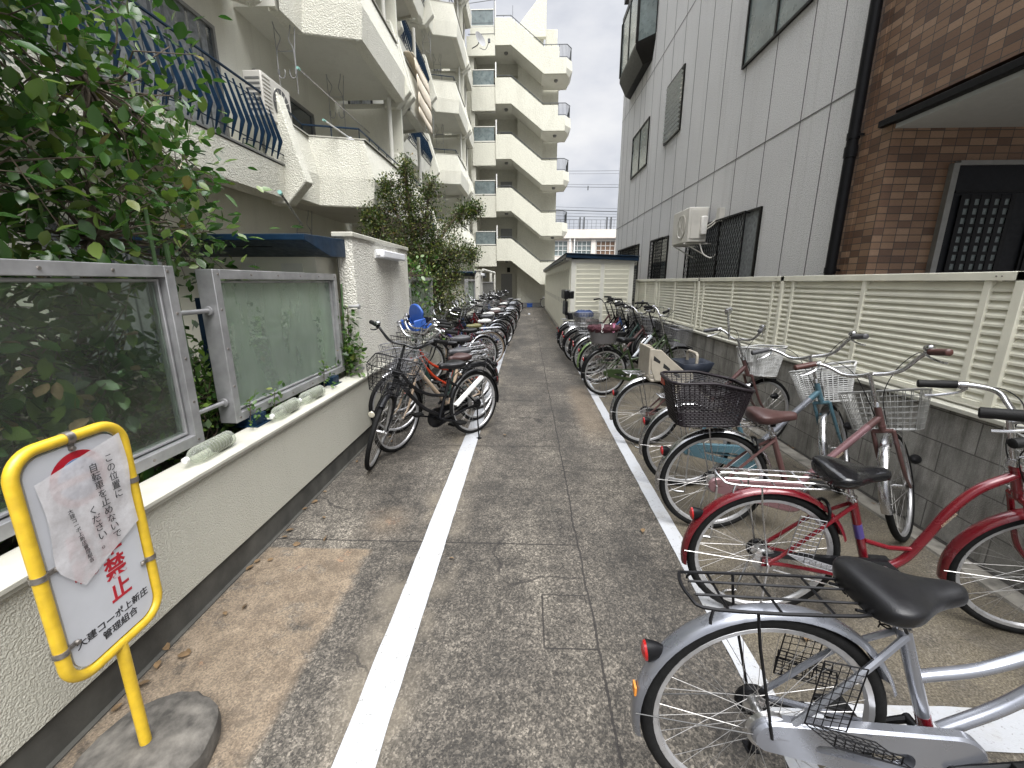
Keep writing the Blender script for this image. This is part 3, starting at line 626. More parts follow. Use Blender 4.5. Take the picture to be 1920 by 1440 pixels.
for i in range(21):
    ya = y0+.06+i*.70; mb = MB(); mb.box(x0-.014, x0, ya+.03, ya+.65, .14, 1.98)
    for j in range(7): mb.box(x0-.028, x0-.012, ya+.06+j*.085, ya+.09+j*.085, .2, 1.92)
    d = mb.build('door', M['shed'], S, I, bevel=.003)
    h = MB(); h.box(x0-.035, x0-.020, ya+.07, ya+.10, .98, 1.12); h.box(x0-.028, x0-.020, ya+.3, ya+.38, 1.84, 1.87); h.build('handle', M['winframe_l'], d)
mb = MB(); mb.box(x0-.02, x1, y0, y1, .0, .055); mb.build('base_rail', M['winframe_l'], S, I)
mb = MB(); mb.prism([(x0-.14, 2.16), (x0-.14, 2.245), (x1+.08, 2.17), (x1+.08, 2.08)], y0-.12, y1, 'y'); mb.prism([(x0-.16, 2.250), (x0-.16, 2.268), (x1+.09, 2.193), (x1+.09, 2.175)], y0-.15, y1, 'y'); mb.build('roof', M['navy'], S, I, bevel=.006)
mb = MB()
for i in range(18): mb.box(x0-.13, x0, y0+i*.85, y0+.05+i*.85, 2.10, 2.155)
mb.box(x0-.02, x1, y0-.02, y1, 2.1, 2.12); mb.build('eave', M['shedtrim'], S, I)
#PART3
# ================================================================== LEFT APARTMENT BUILDING
A = empty('apartment_building', (-6, 12, 0), 0, 'cream stucco apartment building on the left with faceted balconies and navy railings', 'building'); I = rootM(A)
XB = -4.65; FZ = [2.97+2.75*i for i in range(5)]
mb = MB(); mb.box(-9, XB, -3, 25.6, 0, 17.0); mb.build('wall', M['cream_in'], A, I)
mb = MB(); mb.box(-9, -4.1, -3, 25.9, 17.0, 17.1); mb.prism([(-4.4, 16.6), (-3.3, 15.6), (-3.2, 15.6), (-3.2, 15.72), (-4.3, 17.2), (-4.4, 17.1)], -3, 25.9, 'y'); mb.build('roof', M['winframe_l'], A, I)
def poly_balcony(ya, yb, z0, near_inset=True):
    # plan nodes at the crease, mirrored for the far unit
    def plan(off, dz):
        if near_inset: P = [(-3.93+off*.3, ya), (-3.93+off, ya+.62), (-3.0+off, ya+.88), (-3.0+off, yb)]
        else: P = [(-3.0+off, ya), (-3.0+off, yb-.88), (-3.93+off, yb-.62), (-3.93+off*.3, yb)]
        return P
    lv = [(0.0, z0), (.05, z0+.02), (.10, z0+.52), (-.06, z0+1.17)]
    mb = MB()
    rings = []
    for off, z in lv: rings.append([(x, y, z) for x, y in plan(off, z)])
    inn = [(x, y, z) for x, y, z in [(p[0]-.13, p[1], z0+1.17) for p in plan(-.06, 0)]]
    for i in range(3): mb.strip(rings[i], rings[i+1])
    mb.strip(rings[3], inn); mb.strip(inn, [(x-.0, y, z0+.12) for x, y, z in inn]); mb.strip([(x-.16, y, z0) for x, y, z in rings[0]], rings[0])
    mb.strip([(x-.16, y, z0+.07) for x, y, z in rings[0]], [(x-.16, y, z0) for x, y, z in rings[0]])
    mb.build('balcony', M['cream'], A, I, ang=12)
    P = plan(-.16, 0); poly = [(XB-.02, ya)] + P + [(XB-.02, yb)]
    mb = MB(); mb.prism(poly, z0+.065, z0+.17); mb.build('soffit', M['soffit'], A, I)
    c = MB(); P2 = plan(-.02, 0); P3 = plan(-.22, 0)
    c.strip([(x, y, z0+1.175) for x, y in P2], [(x, y, z0+1.195) for x, y in P2]); c.strip([(x, y, z0+1.195) for x, y in P2], [(x, y, z0+1.195) for x, y in P3]); c.build('coping', M['cap'], A, I)
    rl = MB(); Q = plan(-.13, 0); rl.tube([(x, y, z0+1.36) for x, y in Q], .016, 6)
    for i in range(3):
        a, b = Vector((*Q[i], 0)), Vector((*Q[i+1], 0)); n = max(1, int((b-a).length/.45))
        for k in range(n+1): p = a.lerp(b, k/n); rl.tube([(p.x, p.y, z0+1.18), (p.x, p.y, z0+1.36)], .009, 5)
    rl.build('handrail', M['navy'], A, I)
def fin(y, z0, dx=0, t=.2):
    mb = MB(); prof = [(-4.30+dx, z0-.11), (-4.0+dx, z0-.11), (-3.66+dx, z0+.24), (-4.04+dx, z0+1.68), (-4.27+dx, z0+1.68)]
    mb.prism(prof, y, y+t, 'y'); mb.build('fin', M['cream'], A, I, bevel=.02)
def rail_bay(ya, yb, z0, xo=0):
    mb = MB(); mb.prism([(-4.20, z0-.08), (-4.06, z0-.02), (-4.0, z0+.44), (-4.0, z0+.46), (-4.14, z0+.47), (XB, z0+.47), (XB, z0+.05)], ya, yb, 'y'); mb.build('balcony', M['cream'], A, I, ang=12)
    mb = MB(); mb.box(-4.16, -3.985, ya, yb, z0+.475, z0+.50); mb.build('sill', M['winframe_l'], A, I)
    rl = MB(); rl.tube([(-4.06, ya, z0+1.41), (-4.06, yb, z0+1.41)], .019, 6); rl.tube([(-4.05, ya, z0+1.27), (-4.05, yb, z0+1.27)], .007, 5); rl.tube([(-3.99, ya, z0+.63), (-3.99, yb, z0+.63)], .009, 5)
    for yy in (ya+1.0, ya+2.4, ya+3.8):
        if yy < yb: rl.tube([(-4.0, yy, z0+.63), (-4.2, yy, z0+.68), (-4.24, yy, z0+.5)], .009, 5); rl.tube([(-4.05, yy, z0+1.27), (-4.16, yy, z0+1.24), (-4.2, yy, z0+1.3)], .007, 5)
    n = int((yb-ya)/.15)
    for i in range(n):
        y = ya+.06+i*.15
        rl.prism([(-4.06, z0+1.33), (-4.04, z0+1.33), (-3.865, z0+.78), (-3.865, z0+.76), (-3.975, z0+.52), (-3.99, z0+.52), (-3.925, z0+.77)], y-.006, y+.006, 'y')
    rl.build('railing', M['navy'], A, I, ang=20)
def lwin(ya, yb, z0, z1, bars=0, glass='curtain'):
    f = MB(); x = XB; t = .05
    f.box(x-.02, x+.05, ya, yb, z1-t, z1); f.box(x-.02, x+.05, ya, yb, z0, z0+t); f.box(x-.02, x+.05, ya, ya+t, z0+t, z1-t); f.box(x-.02, x+.05, yb-t, yb, z0+t, z1-t)
    n = 2 if yb-ya > 1.6 else 1
    for i in range(1, n): y = ya+(yb-ya)*i/n; f.box(x, x+.045, y-.03, y+.03, z0+t, z1-t)
    if bars:
        for i in range(int((yb-ya)/.12)): f.box(x+.06, x+.07, ya+.06+i*.12, ya+.07+i*.12, z0, z1)
        f.box(x+.055, x+.075, ya, yb, (z0+z1)/2, (z0+z1)/2+.015)
    f = f.build('window', M['winframe_l'], A, I); g_ = MB(); g_.box(x+.006, x+.012, ya+t, yb-t, z0+t, z1-t); g_.build('pane', M['window'], f)
    if glass == 'curtain':
        c = MB(); n = 60; a = [(x+.014+.003*math.sin(i*1.3), ya+t+(yb-ya-2*t)*i/n*.96, z0+t) for i in range(n+1)]; c.strip(a, [(p[0], p[1], z1-t) for p in a]); c.build('curtain', M['curtain'], f)
def hanger(x, y, z):
    mb = MB()
    for dx in (-.3, 0):
        X_ = x+dx; q = 1 if dx < 0 else -1
        mb.tube(bez([(X_, y-.03, z+.75), (X_+.02*q, y-.02, z+.66), (X_+.075*q, y+.02, z+.56), (X_+.07*q, y, z+.48), (X_+.01*q, y, z+.36), (X_, y, z+.03), (X_+.02*q, y, z-.04), (X_+.08*q, y, z-.05), (X_+.11*q, y, z+.02), (X_+.105*q, y, z+.07)], 4), .008, 5)
        mb.tube([(X_-.03*q, y+.05, z+.75), (X_-.005*q, y+.01, z+.34), (X_, y, z-.3)], .0065, 5); mb.box(X_-.014, X_+.014, y-.014, y+.014, z+.0, z+.08)
    mb.tube([(x-.3, y, z+.34), (x, y, z+.34)], .007, 5); mb.build('laundry_bracket', M['alu'], A, I)
Gs = [(7.62, 11.12, 11.62, 14.9), (18.88, 22.38, 22.88, 25.5)]
for k, z0 in enumerate(FZ):
    if k == 0: poly_balcony(-3.6, -.14, z0); 
    for gi, (a, b_, c_, d_) in enumerate(Gs):
        poly_balcony(a, b_, z0); poly_balcony(c_, d_-.9 if gi == 0 else d_, z0, False)
        (k == 1 and gi == 0) or fin(a-.24, z0, 0, .24); fin(b_, z0, .86, .2); fin(b_+.3, z0, .88, .2)
        if gi == 0: fin(d_-.9, z0, 0, .22)
        mb = MB(); mb.box(XB, -3.1, b_+.2, b_+.3, z0+.17, z0+2.7); mb.build('divider', M['cream_in'], A, I)
        if k < 4: hanger(-3.95, a+.4, z0+2.05); hanger(-3.9, a+2.2, z0+2.05); hanger(-3.9, c_+.5, z0+2.05); hanger(-3.9, c_+1.6, z0+2.05)
        for yy in (b_-.25, d_-1.3): p = MB(); p.tube([(-3.25, yy, z0+.2), (-3.25, yy, z0+2.75)], .05, 10); p.build('rain_pipe', M['soffit'], A, I)
        lwin(a+.3, a+2.3, z0+.9, z0+2.1, 0, 'dark'); lwin(c_+.4, c_+2.2, z0+.3, z0+2.1)
    rail_bay(2.9, 7.38, z0); rail_bay(14.22, 18.64, z0)
    rail_bay(-.2, 2.9, z0)
    lwin(4.2, 7.02, z0+.5, z0+2.25); lwin(.2, 3.3, z0+.5, z0+2.25); lwin(15.0, 17.9, z0+.5, z0+2.25)
    mb = MB(); mb.box(XB, XB+.35, -3, 25.5, z0-.01, z0+.05) ; 
    if k == 0: pass
lwin(.5, 3.0, .55, 2.2); lwin(4.0, 6.4, .4, 2.2); lwin(8.4, 10.6, .4, 2.2); lwin(13, 15.4, .4, 2.2)
# aluminium shutter box / screen door on ground floor behind the shrub
mb = MB()
for i in range(20): mb.box(XB+.3, XB+.33, .0+i*.1, .05+i*.1, 2.0, 2.32)
mb.box(XB+.28, XB+.34, -.1, 2.2, 2.32, 2.36); mb.build('louvre_screen', M['shedtrim'], A, I)
# outdoor units on the balconies
def ac_left(y, z, lab):
    o = MB(); o.box(-4.30, -4.02, y, y+.8, z, z+.62); o = o.build('air_conditioner', M['acwhite'], bevel=.015); tag(o, lab, 'air conditioner')
    mb = MB(); 
    for i in range(7): mb.box(-4.27, -4.05, y-.006, y, z+.08+i*.07, z+.11+i*.07)
    mb.build('side_vent', M['winframe_l'], o)
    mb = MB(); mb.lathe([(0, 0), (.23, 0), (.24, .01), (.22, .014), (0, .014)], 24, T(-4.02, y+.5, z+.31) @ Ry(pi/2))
    mb.build('fan_shade_disc', plain('fan_shadow', (.07, .07, .07), .6), o)  # flat dark disc, shade behind the fan guard put into its colour
    mb = MB()
    for i in range(12): mb.tube([(-4.0, y+.5, z+.31), (-4.0, y+.5+.22*math.cos(i*pi/6), z+.31+.22*math.sin(i*pi/6))], .004, 4)
    for i in range(10): mb.box(-4.02, -4.008, y+.02, y+.22, z+.06+i*.055, z+.085+i*.055)
    mb.build('fan_guard', M['acwhite'], o)
ac_left(7.05, 4.06, 'white air conditioner unit on the first balcony behind the navy railing')
# laundry poles
def pole(p, q, r, lab, col='chrome'):
    mb = MB(); mb.tube([p, q], r, 8); o = mb.build('laundry_pole', M[col]); mb = MB(); d = (Vector(q)-Vector(p)).normalized(); mb.tube([Vector(p)-d*.02, Vector(p)+d*.05], r*1.35, 8); mb.build('end_cap', plain('mint_cap', (.28, .55, .48), .4), o)
    tag(o, lab, 'laundry pole')
pole((-3.88, 7.95, 5.08), (-3.80, 11.0, 5.05), .016, 'upper laundry pole hanging under the second balcony slab')
pole((-3.5, 7.9, 4.28), (-3.35, 10.6, 4.30), .014, 'lower laundry pole resting along the first balcony rail', 'whiteplastic')
pole((-2.35, 4.2, 2.42), (-3.3, 6.4, 2.40), .014, 'ground floor laundry pole sticking out above the navy canopy')
hanger(-4.35, 8.75, 2.22)
# small things on the first balcony
mb = MB()
for (y, h) in ((8.9, .32), (9.5, .25), (10.1, .3)):
    mb.loft([[( -3.45+.12*math.cos(a*pi/5)*s, y+.2*math.sin(a*pi/5)*s, 4.0+z) for a in range(10)] for s, z in ((1, 0), (.95, h*.5), (.6, h*.85), (.15, h))])
tag(mb.build('laundry_bag', plain('pale_film', (.62, .64, .70), .3, bmp=.6, bscale=30)), 'pale plastic wrapped laundry behind the first balcony rail', 'bag')
# futon hung over the second balcony
mb = MB(); n = 14; rows = []
for j, (z, dx) in enumerate(((7.10, -.20), (7.12, .0), (7.05, .06), (6.7, .10), (6.3, .13), (5.95, .12), (5.72, .13))):
    rows.append([(-2.95+dx+.008*math.sin(i*.6+j*.3), 11.9+1.55*i/n, z+.02*math.sin(i*.45)*(1 if j > 4 else 0)) for i in range(n+1)])
for a_, b_ in zip(rows[:-1], rows[1:]): mb.strip(a_, b_)
o = mb.build('quilt', plain('cream_quilt', (.66, .58, .46), .9, var=.08, vscale=10, bmp=.4, bscale=12), ang=80); sm = o.modifiers.new('s', 'SOLIDIFY'); sm.thickness = .05; ss = o.modifiers.new('ss', 'SUBSURF'); ss.levels = ss.render_levels = 1
tag(o, 'cream quilt hung out over the second floor balcony', 'quilt')

# ================================================================== END BUILDING WITH OUTSIDE STAIRS
B = empty('stair_building', (0, 28, 0), 0, 'cream end building with zigzag outside stairs and landings closing the alley', 'building'); I = rootM(B)
CF = M['cream_far']; Y0 = 26.2
mb = MB(); mb.box(-.66, .80, 27.7, 33, 0, 15.0); mb.box(-9, -.66, 28.6, 33, 0, 14.6); mb.box(.80, 1.75, 28.4, 33, 0, 14.6); mb.build('wall', CF, B, I)
mb = MB(); mb.box(-9, 1.75, 28.3, 28.6, 13.4, 14.62); mb.prism([(-.75, 14.9), (.93, 14.9), (.93, 17.1), (.80, 17.1), (-.75, 15.35)], 27.4, 27.7, 'y'); mb.box(.95, 1.6, 28.1, 30, 14.0, 15.6); mb.build('roof_block', CF, B, I, bevel=.01)
mb = MB(); mb.box(-3.3, -3.05, Y0+.2, 28.6, 0, 14.3); mb.build('side_wall', CF, B, I)
for k in range(6):
    b = 2.81+2.79*(k-0); 
    if k > 4: break
    t = b+1.27; xr = 2.02
    mb = MB()
    if k == 0: poly = [(-1.87, b), (-1.0, b), (.84, b-1.40), (1.2, b-1.40), (1.62, b-.1), (.72, b-.1), (-1.0, t), (-1.87, t)]
    poly = [(-1.87, b), (-1.0, b), (.80, b-1.38), (xr, b-1.38), (xr, b-.62), (1.60, b-.62), (1.60, t-1.37), (.76, t-1.37), (-1.0, t), (-1.87, t)]
    mb.prism(poly, Y0, Y0+.14, 'y'); mb.build('stair_parapet', CF, B, I, bevel=.012)
    # landing bulge to the right
    pl = [(xr, Y0), (2.38, Y0+.5), (2.38, 28.0), (1.7, 28.5)]; zb = b-1.38
    mb = MB(); mb.strip([(x-.18 if i else x, y, zb-.0) for i, (x, y) in enumerate(pl)], [(x, y, zb+.28) for x, y in pl]); mb.strip([(x, y, zb+.28) for x, y in pl], [(x-.03, y, zb+.76) for x, y in pl])
    mb.strip([(x-.03, y, zb+.76) for x, y in pl], [(x-.15, y, zb+.76) for x, y in pl]); mb.build('landing_parapet', CF, B, I, ang=10)
    # upper canted drum under the half landing seen past the corner
    mb = MB(); mb.prism([(.7, Y0+.1), (2.0, Y0+.1), (2.2, Y0+.55), (2.2, 28.3), (.7, 28.3)], zb+.02, zb+.16); mb.prism([(-1.9, Y0+.1), (-.9, Y0+.1), (-.66, Y0+.14), (-.66, 28.7), (-3.2, 28.7), (-3.2, Y0+.2), (-1.9, Y0+.2)], b+.02, b+.16)
    mb.prism([(-.95, b+.0), (.78, b-1.36), (.78, b-1.22), (-.95, b+.14)], Y0+.12, 27.7, 'y')
    for s_ in range(9):
        x = -.9+s_*.18; z = b+.16-s_*.145; mb.box(x, x+.19, Y0+.13, 27.69, z-.155, z)
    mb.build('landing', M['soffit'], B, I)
    mb = MB(); mb.box(-3.2, -1.871, Y0+.06, Y0+.18, b-.32, b+.87); mb.build('corridor_parapet', CF, B, I, bevel=.01)
    mb = MB(); z = b+.95; mb.box(-3.1, -1.95, Y0+.10, Y0+.12, z, z+.72); o = mb.build('wind_screen', M['obscure'], B, I)
    mb = MB(); mb.box(-3.15, -1.9, Y0+.08, Y0+.14, z-.03, z+.02); mb.box(-3.15, -1.9, Y0+.08, Y0+.14, z+.72, z+.76); mb.build('rail', M['shedtrim'], o)
    mb = MB(); mb.box(-1.86, -1.80, Y0+.03, Y0+.16, t+.0, t+.75); mb.build('post', M['whiteplastic'], B, I)
    # handrail
    mb = MB(); hp = [(-1.8, t+.12), (-1.0, t+.12), (.76, t-1.25), (1.62, t-1.25)]
    mb.tube([(x, Y0+.07, z) for x, z in hp], .022, 6)
    for i in range(3):
        a_, b2 = hp[i], hp[i+1]; n = max(1, int(math.hypot(a_[0]-b2[0], a_[1]-b2[1])/.3))
        for j in range(n+1): u = j/n; x, z = a_[0]+(b2[0]-a_[0])*u, a_[1]+(b2[1]-a_[1])*u; mb.tube([(x, Y0+.07, z-.13), (x, Y0+.07, z)], .009, 4)
    mb.tube([(1.62, Y0+.07, t-1.25), (xr, Y0+.07, t-1.25), (2.30, Y0+.5, t-1.25), (2.3, 28, t-1.25)], .022, 6); mb.tube([(1.62, Y0+.07, b-.55), (xr, Y0+.07, b-.55), (2.30, Y0+.5, b-.55), (2.3, 28, b-.55)], .014, 5)
    for i in range(6): x = 1.64+i*.072; mb.tube([(x, Y0+.07, b-.6), (x, Y0+.07, t-1.25)], .009, 4)
    for i in range(14): y = Y0+.1+i*.13; x = min(2.30, xr+.28*(i*.13+.1)/.5); mb.tube([(x, y, b-.6), (x, y, t-1.25)], .012, 4)
    mb.build('handrail', M['rope'], B, I)
    for (x, z) in ((-1.3, b), (1.5, zb)):
        mb = MB(); mb.lathe([(0, -.09), (.08, -.085), (.11, -.03), (.11, .02), (0, .02)], 12, T(x, Y0+.8, z)); mb.build('ceiling_lamp', M['winframe_l'], B, I)
    mb = MB(); mb.tube([(-2.6, Y0+.5, b), (-2.6, Y0+.5, b-.3)], .05, 8); mb.tube([(-3.1, Y0+.6, b-.22), (-1.9, Y0+.6, b-.22)], .035, 6); mb.build('drain', M['shedtrim'], B, I)
    mb = MB(); mb.box(-1.75, -1.02, 28.58, 28.6, b+.16, b+2.1); mb.build('door', M['winframe_l'], B, I); mb = MB(); mb.box(-2.9, -1.95, 28.58, 28.6, b+.9, b+2.0); mb.build('window', M['window'], B, I)
mb = MB(); mb.box(-1.75, -1.02, 28.58, 28.599, .1, 2.1); mb.build('door', M['winframe_l'], B, I)
mb = MB(); mb.box(-1.35, -1.15, 28.5, 28.58, 2.2, 2.5); mb.build('meter_box', M['dark'], B, I)
mb = MB(); mb.box(-.66, .84, 27.68, 27.699, 0, .28); mb.build('skirting', plain('grey_skirting', (.25, .25, .25), .7), B, I)
mb = MB()
for i in range(4): mb.box(-.5, .05-.1*(i % 2), 27.685, 27.698, 2.0-i*.13, 2.04-i*.13)
mb.build('notice', plain('faded_notice', (.52, .51, .45), .8, var=.05), B, I)
mb = MB(); mb.tube([(-3.3, Y0, 15.0), (-1.9, Y0, 15.0)], .012, 5); mb.tube([(-3.3, Y0, 14.5), (-1.9, Y0, 14.5)], .02, 5); mb.tube([(-3.3, Y0+.2, 16.0), (-1.85, Y0+.2, 16.15)], .015, 5)
mb.tube([(-1.88, Y0+.05, 14), (-1.88, Y0+.05, 18)], .02, 5); mb.tube([(-.93, 27, 14.8), (-.93, 27, 16.2)], .012, 5); mb.build('roof_rail', M['rope'], B, I)
mb = MB(); mb.box(-3.4, -1.86, Y0+.0, Y0+.16, 13.5, 14.42); mb.build('roof_parapet', CF, B, I)
# blue box on the ground at the end
mb = MB(); mb.box(-.02, .32, 27.25, 27.5, 0, .24); mb.box(-.04, .34, 27.23, 27.52, .2, .25); tag(mb.build('plastic_crate', M['blueplastic'], bevel=.01), 'small blue plastic box on the ground at the end of the alley', 'crate')
# satellite dish
mb = MB(); mb.lathe([(.02, .0), (.18, .03), (.33, .09), (.345, .10), (.18, .045), (0, .015)], 24, T(-2.52, 24.4, 13.35) @ Rz(D2R(-38)) @ Ry(D2R(72)))
o = mb.build('satellite_dish', plain('dish_grey', (.22, .22, .22), .5)); mb = MB(); mb.tube(bez([(-2.52, 24.4, 13.35), (-2.6, 24.3, 13.1), (-2.9, 24.5, 13.05)], 4), .025, 6); mb.tube(bez([(-2.5, 24.35, 13.0), (-2.2, 24.2, 12.85), (-2.0, 24.1, 13.15)], 4), .015, 5); mb.box(-2.06, -1.94, 24.05, 24.15, 13.1, 13.25); mb.build('arm', M['rope'], o)
tag(o, 'small grey satellite dish on the upper left balcony against the end building', 'satellite dish')

# ================================================================== FAR SCHOOL AND WIRES
Cc = empty('school_building', (9, 62, 0), 0, 'long low pinkish white building with gridded windows and a fenced roof beyond the shed', 'building'); I = rootM(Cc)
far = plain('far_wall', (.62, .57, .52), .8, var=.08, vscale=1)
mb = MB(); mb.box(-6, 40, 60.3, 70, 0, 8.3); mb.box(-6.2, 40, 59.7, 60.3, 7.3, 8.4); mb.box(-6, 40, 60, 60.3, 4.2, 4.9)
for i in range(14): mb.box(-1+i*3.2, -.4+i*3.2, 60.0, 60.3, 0, 8.3)
mb.build('wall', far, Cc, I)
for i in range(13):
    x = -.3+i*3.2; f = MB()
    for j in range(5): f.box(x+j*.62, x+.06+j*.62, 60.2, 60.28, 5.0, 7.0)
    for z in (5.0, 5.7, 6.3, 6.95): f.box(x, x+2.5, 60.2, 60.27, z, z+.06)
    f = f.build('window', M['whiteplastic'], Cc, I); p = MB(); p.box(x, x+2.5, 60.285, 60.299, 5.0, 7.0); p.build('pane', M['obscure'] if i % 3 else plain('brown_blind', (.14, .085, .055), .7), f)
mb = MB()
for i in range(40): mb.tube([(2+i*.6, 60.4, 8.3), (2+i*.6, 60.4, 9.7)], .02, 4)
for z in (8.8, 9.25, 9.7): mb.tube([(1, 60.4, z), (26, 60.4, z)], .02, 4)
for i in range(6):
    for d in (0, .55): mb.box(6.9+i*3.6+d, 7.08+i*3.6+d, 60.1, 60.3, 8.3, 10.0)
mb.build('roof_fence', M['rope'], Cc, I)
mb = MB()
for x in (5.7, 6.3): mb.tube([(x, 59.8, 0), (x, 59.8, 8)], .09, 6)
mb.build('drain', M['whiteplastic'], Cc, I)
for i, (z, z2, r_) in enumerate(((11.0, 11.0, .016), (10.78, 10.76, .012), (9.95, 9.8, .014), (9.75, 9.55, .022), (8.1, 7.72, .014), (7.85, 7.45, .04), (7.6, 7.25, .014), (7.35, 7.05, .022), (7.05, 6.9, .018), (5.4, 5.25, .03), (5.15, 5.1, .02))):
    mb = MB(); mb.tube([(-14+40*t, 40, z+(z2-z)*(t-.4)*3-.5*math.sin(pi*t)+.45) for t in [j/16 for j in range(17)]], r_, 5)
    if i == 3: mb.box(5.2, 5.28, 39.95, 40.05, z-.35, z)
    tag(mb.build('overhead_wire', M['rope']), 'dark overhead wire number crossing the sky gap'.replace(' number', '') + ', ' + ('topmost', 'second from top', 'third from top', 'fourth from top', 'fifth from top', 'thickest one in the lower bunch', 'just under the thickest', 'fourth from bottom', 'third from bottom', 'second from bottom', 'lowest')[i], 'wire', 'overhead wires across the alley gap')

# ================================================================== SIGN
Sg = empty('no_parking_sign', (-1.268, 1.035, 0), D2R(92.5), 'yellow framed white sign with red lettering and plastic covered notice on round concrete base', 'sign')
SM = Matrix.Identity(4)   # local frame: x along the board (near to far), y up is z; front faces -y (towards the alley)
# local +x = world (cos92.5, sin92.5); local -y = world +x
w2, zt, zb, rr = .153, 1.180, .495, .07
path = []
for cx_, cz_, a0 in ((w2-rr, zt-rr, 0), (-w2+rr, zt-rr, 90), (-w2+rr, zb+rr, 180), (w2-rr, zb+rr, 270)):
    for i in range(9): a = D2R(a0+i*90/8); path.append((cx_+rr*math.cos(a), 0, cz_+rr*math.sin(a)))
tilt = Matrix.Rotation(D2R(.6), 4, 'Y')
mb = MB(); mb.tube(path, .0155, 12, closed=True); mb.build('frame', M['yellow'], Sg, tilt)
mb = MB(); mb.tube([(0, 0, .02), (0, 0, zb)], .0165, 14); mb.build('pole', M['yellow'], Sg, tilt)
bw2, bzt, bzb, br = w2-.021, zt-.021, zb+.021, .052; pl = []
for cx_, cz_, a0 in ((bw2-br, bzt-br, 0), (-bw2+br, bzt-br, 90), (-bw2+br, bzb+br, 180), (bw2-br, bzb+br, 270)):
    for i in range(7): a = D2R(a0+i*15); pl.append((cx_+br*math.cos(a), cz_+br*math.sin(a)))
mb = MB(); mb.prism(pl, -.004, .004, 'y'); board = mb.build('board', M['signwhite'], Sg, tilt)
for (x, z, rot) in ((-.005, zt, 90), (w2, zt-.20, 0), (w2, zb+.20, 0), (-w2, zt-.33, 0), (-w2, zb+.12, 0)):
    mb = MB()
    if rot: mb.lathe([(.0188, -.010), (.0188, .010)], 12, T(x, 0, z) @ Ry(pi/2)); mb.box(x-.007, x+.007, -.009, -.004, z-.034, z-.012); mb.lathe([(.008, 0), (.006, .006)], 8, T(x, -.009, z-.03) @ Rx(pi/2))
    else:
        sg = -1 if x > 0 else 1
        mb.lathe([(.0188, -.008), (.0188, .008)], 12, T(x, 0, z)); mb.box(min(x+sg*.012, x+sg*.038), max(x+sg*.012, x+sg*.038), -.010, -.004, z-.006, z+.006); mb.lathe([(.008, 0), (.006, .006)], 8, T(x+sg*.036, -.009, z) @ Rx(pi/2))
    mb.build('clip', M['steelclip'], Sg, tilt)
def text(body, size, mat, x, y, z, parent, bold=0, name='lettering', sx=1, rot=0, ext=.0004, align='CENTER', euler=None):
    c = bpy.data.curves.new('t', 'FONT'); c.body = body; c.size = size; c.align_x = align; c.align_y = 'CENTER'; c.offset = bold; c.extrude = ext; c.resolution_u = 3
    o = bpy.data.objects.new('t', c); COL.objects.link(o); bpy.context.view_layer.update()
    me = bpy.data.meshes.new_from_object(o.evaluated_get(bpy.context.evaluated_depsgraph_get())); bpy.data.objects.remove(o)
    me.materials.clear(); me.materials.append(mat); m_ = bpy.data.objects.new(name, me); COL.objects.link(m_); m_.parent = parent
    m_.matrix_local = T(x, y, z) @ (euler if euler is not None else Matrix.Rotation(rot, 4, 'Y') @ Rx(pi/2)) @ Matrix.Diagonal((sx, 1, 1, 1)); return m_
# lettering on the board (vertical columns read from the right)
for i, ch in enumerate('駐車禁止'): text(ch, .075, M['signred'], .036, -.0045, .893-i*.076, board, .0016, 'red_character', .95)
for i, ch in enumerate('駐輪'): text(ch, .075, M['signred'], -.045, -.0045, .870-i*.076, board, .0016, 'red_character', .95)
text('大建コーポ上新庄', .0295, M['ink'], .0, -.0045, .596, board, .0003, 'black_lettering', 1.0)
text('管理組合', .0295, M['ink'], .012, -.0045, .561, board, .0003, 'black_lettering', 1.0)
mb = MB(); mb.lathe([(.079, 0), (.081, .0006), (.0, .0006)], 40, T(0, -.0042, 1.058) @ Rx(pi/2)); mb.build('red_disc', M['signred'], board)
mb = MB(); mb.lathe([(.060, 0), (.0, .0006)], 40, T(0, -.0050, 1.058) @ Rx(pi/2)); mb.build('white_disc', M['signwhite'], board)
mb = MB(); mb.lathe([(.0595, 0), (.0, .0004)], 40, T(0, -.0056, 1.058) @ Rx(pi/2)); mb.build('blue_disc', plain('faded_blue', (.12, .20, .40), .5), board)
mb = MB(); mb.box(-.075, .075, -.0068, -.0062, 1.048, 1.068, T(0, 0, 0)); o = mb.build('red_bar', M['signred'], board)
# notice sheet in a plastic sleeve
mb = MB(); nx, nz = 10, 14; vs = []; rm = random.Random(3)
for j in range(nz+1):
    for i in range(nx+1):
        u, v_ = i/nx, j/nz
        x = -.118+.250*u+.005*math.sin(v_*6); z = 1.125-.012-.005*(1-u)*4-.30*v_ - .035*(1-u)*v_ + .035*u
        if v_ > .85 and u < .5: z += .0
        y = -.0125-.0035*abs(math.sin(u*3+v_*5))*math.sin(v_*pi) - .004*v_*abs(u-.5)
        if v_ > .75: x += (v_-.75)*.16*(1-u)*1.4
        vs.append((x, y, z))
fs = [(j*(nx+1)+i, j*(nx+1)+i+1, (j+1)*(nx+1)+i+1, (j+1)*(nx+1)+i) for j in range(nz) for i in range(nx)]
mb.add(vs, fs); notice = mb.build('notice_sheet', M['paper'], board, ang=180)
def vtext(s, size, x, z0, step, dx=0, bold=0):
    for i, ch in enumerate(s):
        text(ch, size, M['ink'], x+dx*i, -.0185, z0-i*step, notice, bold, 'character', 1, .0, .0002)
vtext('この位置に', .0285, .078, 1.085, .0300, .0015)
vtext('自転車を止めないで', .0285, .028, 1.075, .0285, .0030)
vtext('ください。', .0285, .0, .955, .0285, .0030)
vtext('大建コーポ上新庄管理組合', .0145, -.058, .985, .0150, .0020)
